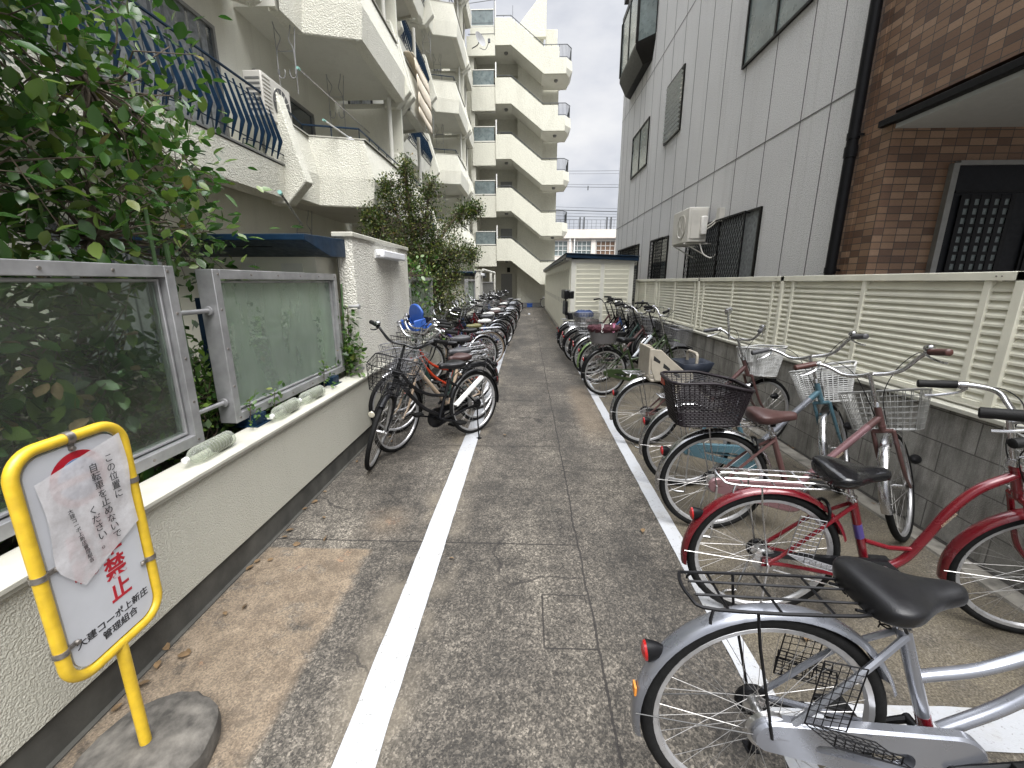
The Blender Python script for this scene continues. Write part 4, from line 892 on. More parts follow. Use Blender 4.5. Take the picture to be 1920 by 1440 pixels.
# concrete base
mb = MB(); n = 40; rings = []
for r_, z in ((.195, 0), (.20, .03), (.197, .075), (.185, .088), (.14, .097), (.03, .102)):
    rings.append([((r_*(1+.018*math.sin(k*1.3)+.012*math.sin(k*3.1)))*math.cos(2*pi*k/n), (r_*(1+.018*math.cos(k*1.1)))*math.sin(2*pi*k/n), z+.002*math.sin(k*2.3)) for k in range(n)])
mb.loft(rings); mb.build('base', plain('base_concrete', (.085, .078, .068), .95, var=.65, vscale=16, bmp=1, bscale=55), Sg)

# ================================================================== VEGETATION
def leaf_obj(name, pts, size, mat, parent, shape='oval', droop=.3, rnd=None, outward=None):
    rnd = rnd or random
    vs = []; fs = []
    for (p, d) in pts:
        s = size*rnd.uniform(.65, 1.2); d = Vector(d); d.normalize()
        up = Vector((rnd.gauss(0, .5), rnd.gauss(0, .5), 1)); sd = d.cross(up)
        if sd.length < 1e-3: sd = d.orthogonal()
        sd.normalize(); nn = sd.cross(d).normalized(); o = len(vs); p = Vector(p); w_ = s*.29
        if shape == 'oval':
            c = [p, p+d*s*.22+sd*w_*.75+nn*s*.05, p+d*s*.5+sd*w_+nn*s*.06, p+d*s*.8+sd*w_*.6, p+d*s-nn*s*.06, p+d*s*.8-sd*w_*.6, p+d*s*.5-sd*w_+nn*s*.06, p+d*s*.22-sd*w_*.75+nn*s*.05, p+d*s*.5-nn*s*.02]
            vs += [tuple(q) for q in c]; fs += [(o, o+1, o+2, o+8), (o+2, o+3, o+4, o+8), (o+4, o+5, o+6, o+8), (o+6, o+7, o, o+8)]
        else:
            c = [p, p+d*s*.5+sd*w_, p+d*s, p+d*s*.5-sd*w_]; vs += [tuple(q) for q in c]; fs.append((o, o+1, o+2, o+3))
    me = bpy.data.meshes.new(name); me.from_pydata(vs, [], fs); me.polygons.foreach_set('use_smooth', [shape == 'oval']*len(fs)); me.materials.append(mat); me.update()
    o = bpy.data.objects.new(name, me); COL.objects.link(o); o.parent = parent; return o
def gauss3(rnd, s): return Vector((rnd.gauss(0, s), rnd.gauss(0, s), rnd.gauss(0, s)))
def shrub(name, base, stems, clusters, nper, size, mat, label, cat='shrub', shape='oval', seed=1, spread=.16, twig=True, group=None, xmax=None):
    rnd = random.Random(seed); r = empty(name, base, 0, label, cat, group)
    mb = MB()
    for s in stems: mb.tube(bez([Vector(q)-Vector(base) for q in s[0]], 4), [s[1]*(1-.5*i/ (len(s[0])*4)) for i in range((len(s[0])-1)*4+1)], 8)
    pts = []
    tips = [Vector(q) for s in stems for q in s[0][1:]]
    for c in clusters:
        c = Vector(c); near = min(tips, key=lambda q: (q-c).length)
        if twig:
            a = near-Vector(base); b_ = c-Vector(base); mid = (a+b_)/2+gauss3(rnd, .04); mb.tube(bez([a, mid, b_], 3), [.008, .007, .006, .005, .004, .004, .003], 5)
        for _ in range(nper):
            q = c+gauss3(rnd, spread); d = (q-c).normalized()+Vector((0, 0, .15))+gauss3(rnd, .55)
            if xmax is not None and q.z < 1.76 and q.x > xmax-.04: q.x = xmax-.01-.10*rnd.random(); d.x = -abs(d.x)*.4
            pts.append((q-Vector(base), d))
            if twig and rnd.random() < .12: mb.tube([c-Vector(base), q-Vector(base)], [.0035, .0015], 4)
    mb.build('stem', M['bark'], r); leaf_obj('foliage', pts, size, mat, r, shape, rnd=rnd); return r
rnd = random.Random(11)
# big camellia: crown above and behind the dark screen
cl = []
for _ in range(540):
    x = rnd.uniform(-2.75, -1.88); ym = 2.52*(-x)/1.9; y = rnd.uniform(.35, ym); z = rnd.uniform(1.68, 3.35)
    if z > 2.7 and y > ym*.80 and rnd.random() < .75: continue
    if z > 2.9 and rnd.random() < .3: continue
    if 2.2 < z < 2.6 and rnd.random() < .3: continue
    if y > 2.3 and z < 1.9 and rnd.random() < .5: continue
    cl.append((x, y, z))
for _ in range(230): cl.append((-1.90-.30*rnd.random()**1.6, rnd.uniform(.0, 2.05), rnd.uniform(.72, 1.62)))
stems = [([(-2.3, 1.1, .55), (-2.25, 1.15, 1.2), (-2.2, 1.1, 1.9), (-2.3, 1.0, 2.7)], .045), ([(-2.25, 1.45, .55), (-2.2, 1.5, 1.3), (-2.25, 1.65, 2.0), (-2.2, 1.8, 2.6)], .04), ([(-2.35, .8, .55), (-2.35, .7, 1.4), (-2.4, .6, 2.2), (-2.3, .8, 3.0)], .04), ([(-2.25, 1.9, .55), (-2.2, 1.95, 1.2), (-2.15, 2.1, 1.8), (-2.3, 2.4, 2.6)], .022), ([(-2.4, 1.5, 1.9), (-2.4, 1.8, 2.6), (-2.35, 2.1, 3.2)], .02)]
shrub('camellia', (-2.3, 1.2, .6), stems, cl, 19, .084, M['camellia'], 'large glossy leaved camellia filling the upper left above the dark screen', 'shrub', seed=5, spread=.135, xmax=-1.86)
# dry leaves caught behind the pane
mb = MB()
dl = [((rnd.uniform(-1.90, -1.86), rnd.uniform(.9, 1.95), rnd.uniform(.85, 1.4)), (rnd.gauss(0, .2), rnd.gauss(0, 1), rnd.gauss(0, 1))) for _ in range(26)]
dlo = empty('dry_leaves', (0, 0, 0)); bpy.data.objects.remove(dlo)
o = leaf_obj('dry_leaves', dl, .085, plain('dry_leaf', (.26, .16, .10), .8, var=.4, vscale=20), None); tag(o, 'curled brown dead leaves caught behind the dark pane', 'dead leaves', kind='stuff')
ll = []
for _ in range(150):
    q = rnd.random(); lx = -1.58+.22*rnd.random()**2 if q < .55 else (2.62-.5*rnd.random()**2 if q < .85 else rnd.uniform(-1.4, 2.2)); ll.append(((lx, rnd.uniform(.8, 14), .012), (rnd.gauss(0, 1), rnd.gauss(0, 1), .1)))
o = leaf_obj('leaf_litter', ll, .045, plain('litter_brown', (.12, .075, .035), .8, var=.5, vscale=20), None); tag(o, 'small dry leaves and scraps scattered along both edges of the path', 'leaf litter', kind='stuff')
# low plants behind the milky screen
cl = [(rnd.uniform(-2.2, -1.86), yy_, rnd.uniform(.62, .85+.35*rnd.random()+.12*(yy_-2.1))) for yy_ in [rnd.uniform(2.12, 4.0) for _ in range(150)]]
shrub('chrysanthemum_bed', (-2.1, 3.1, .6), [([(-2.1, 2.5, .6), (-2.1, 2.5, .9)], .01), ([(-2.1, 3.5, .6), (-2.1, 3.4, 1.0)], .01)], cl, 40, .055, M['ivy'], 'soft green bushy plants crowding behind the milky screen', 'plant', 'quad', 6, .09, xmax=-1.83)
for i, (y, n_, lab) in enumerate(((2.46, 5, 'small weed sprouting beside the navy foot block under the milky screen'), (2.72, 5, 'small weed poking up before the milky pane'), (3.45, 6, 'small weed hanging over the cap at the far foot block'), (3.92, 9, 'pale green weed on the wall cap at the partition foot'))):
    cl = [(-1.74+rnd.uniform(-.02, .07), y+rnd.uniform(-.05, .05), .74+.035*j) for j in range(n_)]
    shrub('weed', (-1.74, y, .7), [([(-1.75, y, .7), (-1.73, y, .7+.035*n_)], .003)], cl, 7, .038, M['ivy'], lab, 'plant', 'oval', 20+i, .022, twig=False)
# creeper on the partition end
cl = [(-1.70+rnd.uniform(-.06, .05), 3.98+rnd.uniform(-.05, .02), 1.30-.045*i) for i in range(8)]+[(-1.72+rnd.uniform(-.1, .08), 3.96+rnd.uniform(-.1, .03), rnd.uniform(.70, .98)) for i in range(18)]
shrub('creeper', (-1.72, 3.97, .7), [([(-1.74, 3.99, .7), (-1.73, 3.99, 1.0), (-1.71, 3.99, 1.36)], .006)], cl, 10, .06, M['ivy'], 'light green creeper climbing the near end of the partition wall', 'plant', 'oval', 31, .04, twig=False)
# dark shrub tree in front of the balconies
base = (-2.35, 8.4, .6); cl = []
def crown(pt): return Vector(pt)
stems = [([(-2.35, 8.4, .55), (-2.3, 8.35, 1.2), (-2.2, 8.5, 2.0), (-2.3, 8.6, 3.0), (-2.35, 8.6, 3.75)], .06),
 ([(-2.3, 8.4, .7), (-2.1, 8.3, 1.5), (-1.85, 8.8, 2.3), (-1.45, 9.3, 2.95), (-1.05, 9.4, 3.1)], .035), ([(-2.3, 8.35, 1.2), (-2.6, 8.3, 2.0), (-2.85, 8.4, 2.6), (-3.05, 8.5, 2.85)], .03),
 ([(-2.25, 8.4, 1.6), (-1.9, 8.4, 1.9), (-1.5, 8.5, 2.1), (-1.1, 8.9, 2.15)], .022), ([(-2.2, 8.45, 1.9), (-2.0, 8.5, 2.7), (-1.85, 8.6, 3.4)], .025), ([(-2.2, 8.3, 1.2), (-1.8, 8.2, 1.5), (-1.4, 8.4, 1.75)], .02), ([(-2.3, 8.5, 2.2), (-2.6, 8.6, 3.0), (-2.75, 8.6, 3.4)], .02)]
for s in stems:
    P_ = bez(s[0], 10)
    for i, p in enumerate(P_):
        if p.z < .95: continue
        fr = i/len(P_)
        for _ in range(7): cl.append(tuple(p+Vector((rnd.gauss(0, .27*(1.12-fr)), rnd.gauss(0, .27*(1.12-fr)), rnd.gauss(0, .22*(1.15-fr))))))
shrub('evergreen_tree', base, stems, cl, 19, .055, M['yew'], 'dark small leaved evergreen tree beyond the partition wall', 'tree', 'quad', 9, .075)
cl = [(rnd.uniform(-2.1, -1.62), rnd.uniform(6.0, 7.0), rnd.uniform(.7, 1.85)) for _ in range(45)]
shrub('climbing_shrub', (-1.85, 6.3, .6), [([(-1.85, 6.3, .6), (-1.85, 6.3, 1.2), (-1.8, 6.4, 1.7)], .015)], cl, 16, .075, M['camellia'], 'broad leaved green shrub just past the partition wall', 'shrub', 'oval', 14, .1)
cl = [(rnd.uniform(-2.6, -1.75), rnd.uniform(7, 13.5), rnd.uniform(.65, 1.5)) for _ in range(170)]
shrub('hedge', (-2.2, 10, .6), [([(-2.2, 8+i, .6), (-2.2, 8+i, 1.2)], .012) for i in range(5)], cl, 22, .07, M['yew'], 'dark low hedge growing on the planter bed behind the bicycles', 'hedge', 'quad', 15, .13)
cl = [(rnd.uniform(-2.9, -2.2), rnd.uniform(17, 20), rnd.uniform(1.3, 2.15)) for _ in range(30)]
shrub('shrub', (-2.4, 18.4, .6), [([(-2.5, 18.4, .6), (-2.4, 18.4, 2.0)], .02)], cl, 16, .09, M['ivy'], 'light green bush rising behind the far bar fence', 'shrub', 'quad', 16, .14)
#PART4
# ================================================================== BICYCLES
R = .34; WB = 1.17
def ring_mesh(name, Rm, rx, ry, mat, n=56, k=10, prof=None):
    mb = MB(); rings = []
    for i in range(n):
        a = 2*pi*i/n; rg = []
        P = prof or [(rx*math.cos(2*pi*j/k), ry*math.sin(2*pi*j/k)) for j in range(k)]
        for (dr, dy) in P: rg.append(((Rm+dr)*math.cos(a), dy, (Rm+dr)*math.sin(a)))
        rings.append(rg)
    m_ = len(rings[0]); vs = [p for r_ in rings for p in r_]
    fs = [(i*m_+j, i*m_+(j+1) % m_, ((i+1) % n)*m_+(j+1) % m_, ((i+1) % n)*m_+j) for i in range(n) for j in range(m_)]
    mb.add(vs, fs); o = mb.build(name, mat); me = o.data; bpy.data.objects.remove(o); return me
ME = {}
ME['tyre'] = ring_mesh('tyre', R-.020, .020, .0195, M['rubber'])
M['gumwall'] = plain('tan_tyre', (.17, .13, .09), .8); ME['tyre_tan'] = ring_mesh('tyre_tan', R-.020, .020, .0195, M['gumwall'])
ME['rim'] = ring_mesh('rim', R-.044, .008, .012, M['rim'], prof=[(-.012, 0), (-.006, .010), (.008, .013), (.011, .009), (.004, 0), (.011, -.009), (.008, -.013), (-.006, -.010)])
def spokes(n, r, sides):
    mb = MB()
    for i in range(n):
        sd = 1 if i % 2 else -1; a = 2*pi*i/n; b = a + (1.15 if (i//2) % 2 else -1.15)
        mb.tube([(.030*math.cos(b), sd*.030, .030*math.sin(b)), ((R-.052)*math.cos(a), sd*.003, (R-.052)*math.sin(a))], r, sides)
    o = mb.build('spokes', M['spoke']); me = o.data; bpy.data.objects.remove(o); return me
ME['spokes'] = spokes(36, .00095, 4); ME['spokes_far'] = spokes(24, .0018, 3)
def hubmesh(rear):
    mb = MB(); L = .05
    mb.lathe([(.008, -.062), (.008, -L), (.033, -L+.012), (.033, -L+.016), (.014, -L+.024), (.014, L-.024), (.033, L-.016), (.033, L-.012), (.008, L), (.008, .062)], 14, Rx(pi/2))
    if rear: mb.lathe([(.045, .034), (.058, .036), (.058, .050), (.03, .052)], 20, Rx(pi/2)); mb.lathe([(.036, -.044), (.036, -.040)], 18, Rx(pi/2))
    o = mb.build('hub', M['chromerust']); me = o.data; bpy.data.objects.remove(o); return me
ME['hubf'] = hubmesh(False); ME['hubr'] = hubmesh(True)
def inst(name, me, parent, Mx=None):
    o = bpy.data.objects.new(name, me); COL.objects.link(o); o.parent = parent
    if Mx is not None: o.matrix_local = Mx
    return o
HA = D2R(68); ax = Vector((-math.cos(HA), 0, math.sin(HA))); A0 = Vector((WB-.055/math.sin(HA), 0, R))
def axp(t): return A0+ax*t
BB = Vector((.475, 0, .275)); STT = Vector((.325, 0, .67))
def wheel(parent, Mx, far, tan=False, rear=False):
    w_ = inst('wheel', ME['tyre_tan' if tan else 'tyre'], parent, Mx @ Ry(random.uniform(0, 6)))
    inst('rim', ME['rim'], w_); inst('spokes', ME['spokes_far' if far else 'spokes'], w_); inst('hub', ME['hubr' if rear else 'hubf'], w_); return w_
def fender(cx, cz, a0, a1, mat, parent, Mx=None, rad=R+.020, wd=.029, bev=None):
    mb = MB(); n = 30; rings = []
    for i in range(n+1):
        a = D2R(a0+(a1-a0)*i/n); rg = []
        for (u, d) in ((-1, -.014), (-.8, -.003), (-.35, .004), (.35, .004), (.8, -.003), (1, -.014), (.8, -.006), (.35, .001), (-.35, .001), (-.8, -.006)):
            rr_ = rad+d; rg.append((cx+rr_*math.cos(a), u*wd, cz+rr_*math.sin(a)))
        rings.append(rg)
    mb.loft(rings); return mb.build('fender', mat, parent, Mx, ang=50)
def saddle(mat, parent, Mx, wide=1.0, hi=True):
    # from the rear (x=-.135) to the nose (x=.135)
    secs = [(-.135, .050, -.012, .030), (-.128, .092, .006, .050), (-.105, .113, .016, .066), (-.07, .118, .017, .072), (-.03, .098, .010, .066), (.01, .066, .002, .056), (.05, .043, -.002, .048), (.09, .034, .000, .044), (.118, .028, -.004, .038), (.132, .015, -.012, .024)]
    rings = []; n = 16
    for x, w_, zt_, th in secs:
        x *= 1.04; w_ *= wide*1.04; rg = []
        for k in range(n):
            a = 2*pi*k/n; c, s = math.cos(a), math.sin(a)
            y = w_*(abs(c)**.75)*(1 if c > 0 else -1)
            z = zt_+(.012*s if s > 0 else -th*(abs(s)**.6)) - .012*(abs(y)/max(w_, .001))**3
            rg.append((x, y, z))
        rings.append(rg)
    mb = MB(); mb.loft(rings); o = mb.build('saddle', mat, parent, Mx, ang=70)
    ss = o.modifiers.new('s', 'SUBSURF'); ss.levels = ss.render_levels = 1 if hi else 0
    mb = MB()
    for sd in (-1, 1):
        mb.tube([(-.09, sd*.05, -.045), (-.02, sd*.022, -.062), (.08, sd*.015, -.04)], .004, 5)
        if hi:
            mb.tube([(-.09+.012*math.cos(t*.9), sd*.055+.012*math.sin(t*.9), -.045-.0022*t) for t in range(18)], .0022, 4)
    mb.lathe([(.02, -.085), (.02, -.05)], 10); mb.build('rails', M['blackmetal'], o); return o
def wirebasket(mat, parent, Mx, top=(.40, .29), bot=(.30, .21), h=.24, nx=9, nz=6, r=.0022, rr=.005, name='basket', raise_=0):
    # centre x at 0, base z=0, built from thin rods
    mb = MB()
    def rect(t):
        w_ = bot[0]+(top[0]-bot[0])*t; d = bot[1]+(top[1]-bot[1])*t; return w_/2, d/2
    def pt(side, u, t):
        w_, d = rect(t); z = h*t + (raise_*(t) if side == 1 else 0)
        return [(-d, w_*u, z), (d, w_*u, h*t+raise_*t), (d*u, -w_, h*t+raise_*t*(u+1)/2), (d*u, w_, h*t+raise_*t*(u+1)/2)][side]
    for t in [i/nz for i in range(nz+1)]:
        loop = [pt(0, -1, t), pt(0, 1, t), pt(1, 1, t), pt(1, -1, t)]
        lp = []
        for i in range(4):   # rounded corners
            a, b_ = Vector(loop[i]), Vector(loop[(i+1) % 4]); lp += [a.lerp(b_, .10), a.lerp(b_, .5), a.lerp(b_, .90)]
        mb.tube(lp, rr if t == 1 else (r*1.5 if t == 0 else r), 5, closed=True)
    for side in range(4):
        m_ = nx if side < 2 else max(3, int(nx*.7))
        for i in range(m_+1):
            u = -1+2*i/m_
            mb.tube([pt(side, u*.96, 0), pt(side, u*.96, 1)], r, 4)
    w_, d = rect(0)
    for i in range(1, nx): y = -w_+2*w_*i/nx; mb.tube([(-d, y, 0), (d, y, 0)], r, 4)
    for i in range(1, 5): x = -d+2*d*i/5; mb.tube([(x, -w_, 0), (x, w_, 0)], r, 4)
    return mb.build(name, mat, parent, Mx, ang=60)
def woven(mat, parent, Mx, top, bot, h, rows=14, pitch=.018, name='basket', rim=.008, liner=None, crest=0, r=.0034):
    mb = MB(); W, Dp = top; rim_ = []
    def outline(t, n=64):
        w_ = (bot[0]+(top[0]-bot[0])*t)/2; d = (bot[1]+(top[1]-bot[1])*t)/2; P = []; c = .35*min(w_, d)
        for (cx_, cy_, a0) in ((d-c, w_-c, 0), (-d+c, w_-c, 90), (-d+c, -w_+c, 180), (d-c, -w_+c, 270)):
            for i in range(5): a = D2R(a0+22.5*i); P.append(Vector((cx_+c*math.cos(a), cy_+c*math.sin(a), 0)))
        # resample
        L = [0]; 
        for i in range(len(P)): L.append(L[-1]+(P[(i+1) % len(P)]-P[i]).length)
        out = []
        for k in range(n):
            s = L[-1]*k/n; i = max(j for j in range(len(P)) if L[j] <= s+1e-9); f = (s-L[i])/max(1e-9, L[i+1]-L[i]); p = P[i].lerp(P[(i+1) % len(P)], f); out.append(p)
        return out
    def hz(p, t): return h*t + crest*t*max(0, (p.x/(top[1]/2)))
    N = int(2*(W+Dp)/pitch/2)*2
    for j in range(rows):
        t = (j+.5)/rows; o_ = outline(t, N)
        pts = [(p.x*(1+(.012 if (i+j) % 2 else -.012)), p.y*(1+(.012 if (i+j) % 2 else -.012)), hz(p, t)) for i, p in enumerate(o_)]
        mb.tube(pts, r, 4, closed=True)
    a, b_ = outline(0, N), outline(1, N)
    for i in range(0, N, 1 if pitch > .02 else 2): mb.tube([(a[i].x, a[i].y, 0), (b_[i].x, b_[i].y, hz(b_[i], 1))], r*.9, 4)
    b_ = outline(1, 48); mb.tube([(p.x, p.y, hz(p, 1)) for p in b_], rim, 7, closed=True)
    a = outline(0, 24); mb.add([(p.x, p.y, .002) for p in a], [tuple(range(24))]); mb.tube([(p.x, p.y, 0) for p in a], rim*.7, 6, closed=True)
    return mb.build(name, mat, parent, Mx, ang=60)
def chaincase(mat, parent, y=-.052, full=True, hole=True):
    x0, x1, r0, r1 = 0.0, BB.x, .048, .10; z0_, z1_ = R, BB.z; n = 20; th = .030
    dx, dz = x1-x0, z1_-z0_; L = math.hypot(dx, dz); ang = math.atan2(dz, dx); g_ = math.asin((r1-r0)/L) if full else 0
    out = []
    for i in range(n): a = ang+pi/2+g_+ (pi-2*g_)*i/(n-1); out.append((x0+r0*math.cos(a), z0_+r0*math.sin(a)))
    for i in range(n): a = ang-pi/2-g_+(pi+2*g_)*i/(n-1); out.append((x1+r1*math.cos(a), z1_+r1*math.sin(a)))
    mb = MB(); m_ = 2*n
    if hole:
        hx0, hx1, hr0, hr1 = x0+.13, x1-.125, .012, .032
        inn = []
        for i in range(n): a = ang+pi/2+(pi)*i/(n-1); inn.append((hx0+hr0*math.cos(a), z0_+dz*.27+hr0*math.sin(a)-.008))
        for i in range(n): a = ang-pi/2+pi*i/(n-1); inn.append((hx1+hr1*math.cos(a), z0_+dz*.73+hr1*math.sin(a)-.008))
        def sc(P, k, q): return [(p[0], q, p[1]) for p in P]
        cxm, czm = (x0+x1)/2, (z0_+z1_)/2
        def shrink(P, k): return [(p[0]+(cxm-p[0])*k*.35, p[1]+(czm-p[1])*k) for p in P]
        oi = shrink(out, .07)
        vs = sc(out, 0, y+th/2)+sc(out, 0, y-th/2+.008)+sc(oi, 0, y-th/2)+sc(inn, 0, y-th/2)+sc(inn, 0, y+th/2)
        fs = [(l_*m_+i, l_*m_+(i+1) % m_, (l_+1)*m_+(i+1) % m_, (l_+1)*m_+i) for l_ in range(4) for i in range(m_)]
        mb.add(vs, fs)
    else: mb.prism([(p[0], p[1]) for p in out], y-th/2, y+th/2, 'y')
    return mb.build('chain_case', mat, parent, bevel=0, ang=30)
def rack(mat, parent, spec='std'):
    mb = MB(); z = .745; xr, xf, w_ = -.25, .20, .072
    lp = bez([(xf, -w_*.6, z+.0), (xf-.05, -w_, z), (xr+.06, -w_, z), (xr, -w_*.6, z+.012), (xr, w_*.6, z+.012), (xr+.06, w_, z), (xf-.05, w_, z), (xf, w_*.6, z)], 4)
    mb.tube(lp, .0048, 6, closed=True)
    for y in (-.026, .026): mb.tube([(xf, y, z), (xr+.02, y, z+.006)], .0038, 5)
    for x in (-.16, -.03, .10): mb.tube([(x, -w_, z-.004), (x, w_, z-.004)], .0038, 5)
    for sd in (-1, 1):
        mb.tube(bez([(xf-.04, sd*.05, z), (xf+.07, sd*.045, z-.03), (.315, sd*.03, .665)], 4), .0042, 5)
        mb.tube([(-.09, sd*w_, z), (-.075, sd*(w_+.004), z-.10), (-.0, sd*.068, R+.0)], .0042, 6)
        mb.tube([(xr+.05, sd*w_, z), (xr+.04, sd*(w_+.012), z-.02), (xr+.04, sd*(w_+.015), z-.03)], .004, 5)
    return mb.build('rack', mat, parent)
def bike(name, x, y, head, label, frame='single', col='silver', col2=None, fend='chrome', steer=0, lean=0, basket=None, sad='saddle', bar='chrome', grip='grip',
         case=None, rackm='chrome', extra=None, far=False, tan=False, stand='double', barstyle='up', cranka=.4, cat='bicycle', light=True, group='parked bicycles in two rows along the alley', sh=0, scale=1, lock=None, bh=0):
    rt = empty(name, (x, y, 0), D2R(head), label, cat, group); rt.rotation_euler = (D2R(lean), 0, D2R(head)); rt.scale = (scale,)*3
    c1 = M[col]; c2 = M[col2 or col]
    # frame ------------------------------------------------
    mb = MB(); hb, ht = axp(.44), axp(.575)
    mb.tube([hb, ht], .0185, 12); mb.lathe([(.022, -.004), (.022, .006)], 12, T(*hb)); 
    mb.tube([BB+V(.0, 0, -.0), STT], .0178, 12); mb.tube([BB+V(0, -.036, 0), BB+V(0, .036, 0)], .021, 12)
    for sd in (-1, 1):
        mb.tube(bez([(0, sd*.060, R), (.06, sd*.056, R+.045), (.20, sd*.045, R+.19), (.335, sd*.012, STT.z-.03)], 4), .0092, 7)
        mb.tube(bez([(0, sd*.060, R), (.10, sd*.055, R-.01), (.35, sd*.038, BB.z+.01), (BB.x, sd*.03, BB.z)], 4), .0095, 7)
        mb.box(-.022, .022, sd*.060-.003, sd*.060+.003, R-.018, R+.02)
    if frame == 'single': mb.tube([axp(.50)+V(0, 0, 0), BB+V(.02, 0, .03)], .021, 12)
    elif frame == 'double':
        mb.tube(bez([axp(.545), V(.76, 0, .655), V(.58, 0, .545), V(.392, 0, .50)], 6), .0165, 10)
        mb.tube(bez([axp(.47), V(.81, 0, .60), V(.66, 0, .435), BB+V(.02, 0, .05)], 6), .019, 10)
    elif frame == 'loop':
        mb.tube(bez([axp(.52), V(.80, 0, .745), V(.72, 0, .63), V(.66, 0, .48), V(.60, 0, .36), BB+V(.01, 0, .01)], 8), .0195, 12)
        mb.tube([V(.635, 0, .425), V(.53, 0, .425), V(.425, 0, .455), ], .011, 8)
    elif frame == 'u':
        mb.tube(bez([axp(.52), V(.80, 0, .66), V(.70, 0, .42), V(.58, 0, .30), BB], 8), .022, 12)
    elif frame == 'mtb':
        mb.tube([axp(.55), V(.36, 0, .58)], .014, 10); mb.tube([axp(.46), BB], .017, 10)
    mb.build('frame', c1, rt)
    if frame in ('single',) and col2:
        o_ = MB(); a_, b_ = axp(.50), BB+V(.02, 0, .03); o_.tube([a_.lerp(b_, .12), a_.lerp(b_, .93)], .0218, 12); o_.build('down_tube', c2, rt)
    # seat
    sp = MB(); sd_ = (STT-BB).normalized(); top = STT+sd_*(.085+sh); sp.tube([STT-sd_*.02, top], .0125, 10); sp.lathe([(.0185, -.012), (.0185, .014)], 10, T(*STT)); sp.tube([STT+V(-.0, -.03, 0), STT+V(0, .03, 0)], .005, 6)
    sp.build('seat_post', M['chrome'], rt)
    saddle(M[sad], rt, T(top.x+.015, 0, top.z+.062) @ Ry(D2R(-2)), hi=not far)
    # wheels and fenders
    wheel(rt, T(0, 0, R), far, tan, True)
    fm = M[fend]; fender(0, R, 20, 192, fm, rt)
    SMx = T(*A0) @ Matrix.Rotation(D2R(steer), 4, ax) @ T(*(-A0))
    wheel(rt, SMx @ T(WB, 0, R), far, tan)
    fender(WB, R, 62, 196, fm, rt, SMx)
    st = MB()
    for sd in (-1, 1):
        a = D2R(178); st.tube([(0, sd*.064, R), ((R+.02)*math.cos(a)*1.0, sd*.029, R+(R+.02)*math.sin(a))], .0018, 5)
    st.build('fender_stay', M['spoke'] if rackm != 'black' else M['black'], rt)
    st = MB()
    for sd in (-1, 1): a = D2R(186); st.tube([(WB, sd*.055, R), (WB+(R+.02)*math.cos(a), sd*.029, R+(R+.02)*math.sin(a))], .0018, 5)
    st.build('fender_stay', M['spoke'], rt, SMx)
    # fork
    mb = MB(); cr = axp(.405); mb.tube([cr, axp(.44)], .019, 10); mb.tube([cr+V(0, -.05, 0), cr+V(0, .05, 0)], .014, 8)
    for sd in (-1, 1): mb.tube(bez([cr+V(0, sd*.048, 0), axp(.22)+V(0, sd*.052, 0), axp(.10)+V(.010, sd*.054, 0), V(WB, sd*.056, R)], 4), [.0125]*5+[.011]*4+[.009]*4, 8)
    mb.build('fork', c1, rt, SMx)
    # stem + bar
    mb = MB(); ct = .775+bh; cl_ = axp(ct); mb.tube([axp(.575), cl_+V(0, 0, .004)], .0115, 10); mb.lathe([(.020, -.012), (.020, .016)], 12, T(*axp(.58))); 
    mb.tube([cl_+V(.0, 0, .0), cl_+V(.035, 0, .008)], .0135, 10)
    if barstyle == 'up': B_ = [(.035, 0, .008), (.040, .035, .004), (.045, .09, .004), (.048, .145, .022), (.042, .195, .064), (.020, .240, .094), (-.025, .285, .100), (-.10, .345, .088)]
    elif barstyle == 'low': B_ = [(.035, 0, .008), (.045, .05, .012), (.06, .13, .03), (.055, .19, .055), (.01, .235, .06), (-.06, .262, .052), (-.17, .29, .035)]
    else: B_ = [(.035, 0, .008), (.035, .08, .012), (.025, .15, .05), (.0, .22, .06), (-.03, .28, .058), (-.045, .31, .056)]
    H_ = bez([(p[0], -p[1], p[2]) for p in B_[::-1]] + B_[1:], 6); H_ = [p+cl_ for p in H_]
    mb.tube(H_, .0112, 10); hbm = mb.build('handlebar', M[bar], rt, SMx)
    for e0, e1, sd in ((H_[-1], H_[-8], 1), (H_[0], H_[7], -1)):
        d = (e0-e1).normalized(); mb = MB(); mb.tube([e0+d*.008, e0+d*.004, e0-d*.03, e0-d*.075, e0-d*.12, e0-d*.125], [.013, .0185, .0175, .019, .0175, .0185], 12); mb.build('grip', M[grip], rt, SMx)
        mb = MB(); p = e0-d*.145; lv = p+V(.01, 0, -.012)
        mb.tube([p-d*.012, p+d*.012], .0155, 10); mb.box(-.01, .014, -.012, .012, -.02, .0, T(*p))
        q = (e0-e1).normalized(); inward = V(0, -sd*.012, 0)
        mb.tube(bez([lv+inward, lv+d*.03+V(.012, -sd*.006, -.022), lv+d*.08+V(.010, 0, -.040), lv+d*.125+V(.004, 0, -.046)], 4), .0052, 6, flat=.0032); mb.build('brake_lever', M['chrome'] if bar != 'black' else M['blackmetal'], rt, SMx)
        mb = MB(); dn = cl_+V(.02, sd*.02, -.10)
        mb.tube(bez([lv-d*.02, lv-d*.09+V(.03, -sd*.01, .0), cl_+V(.10, sd*.10, .02), dn+V(.03, sd*.02, -.02), axp(.45)+V(.02, sd*.02, .0)], 6), .0026, 5); mb.build('brake_cable', M['cable'], rt, SMx)
    if not far or random.random() < .6:
        mb = MB(); e = H_[9] + V(.01, .0, .020); mb.lathe([(.024, 0), (.026, .006), (.022, .018), (.010, .024), (0, .025)], 14, T(*e)); mb.lathe([(.012, -.014), (.012, 0)], 8, T(*e)); mb.build('bell', M['chrome'], rt, SMx)
    # basket on the handlebar
    bx = axp(.50)+V(.155, 0, -.09)
    BM = SMx @ T(bx.x, 0, bx.z)
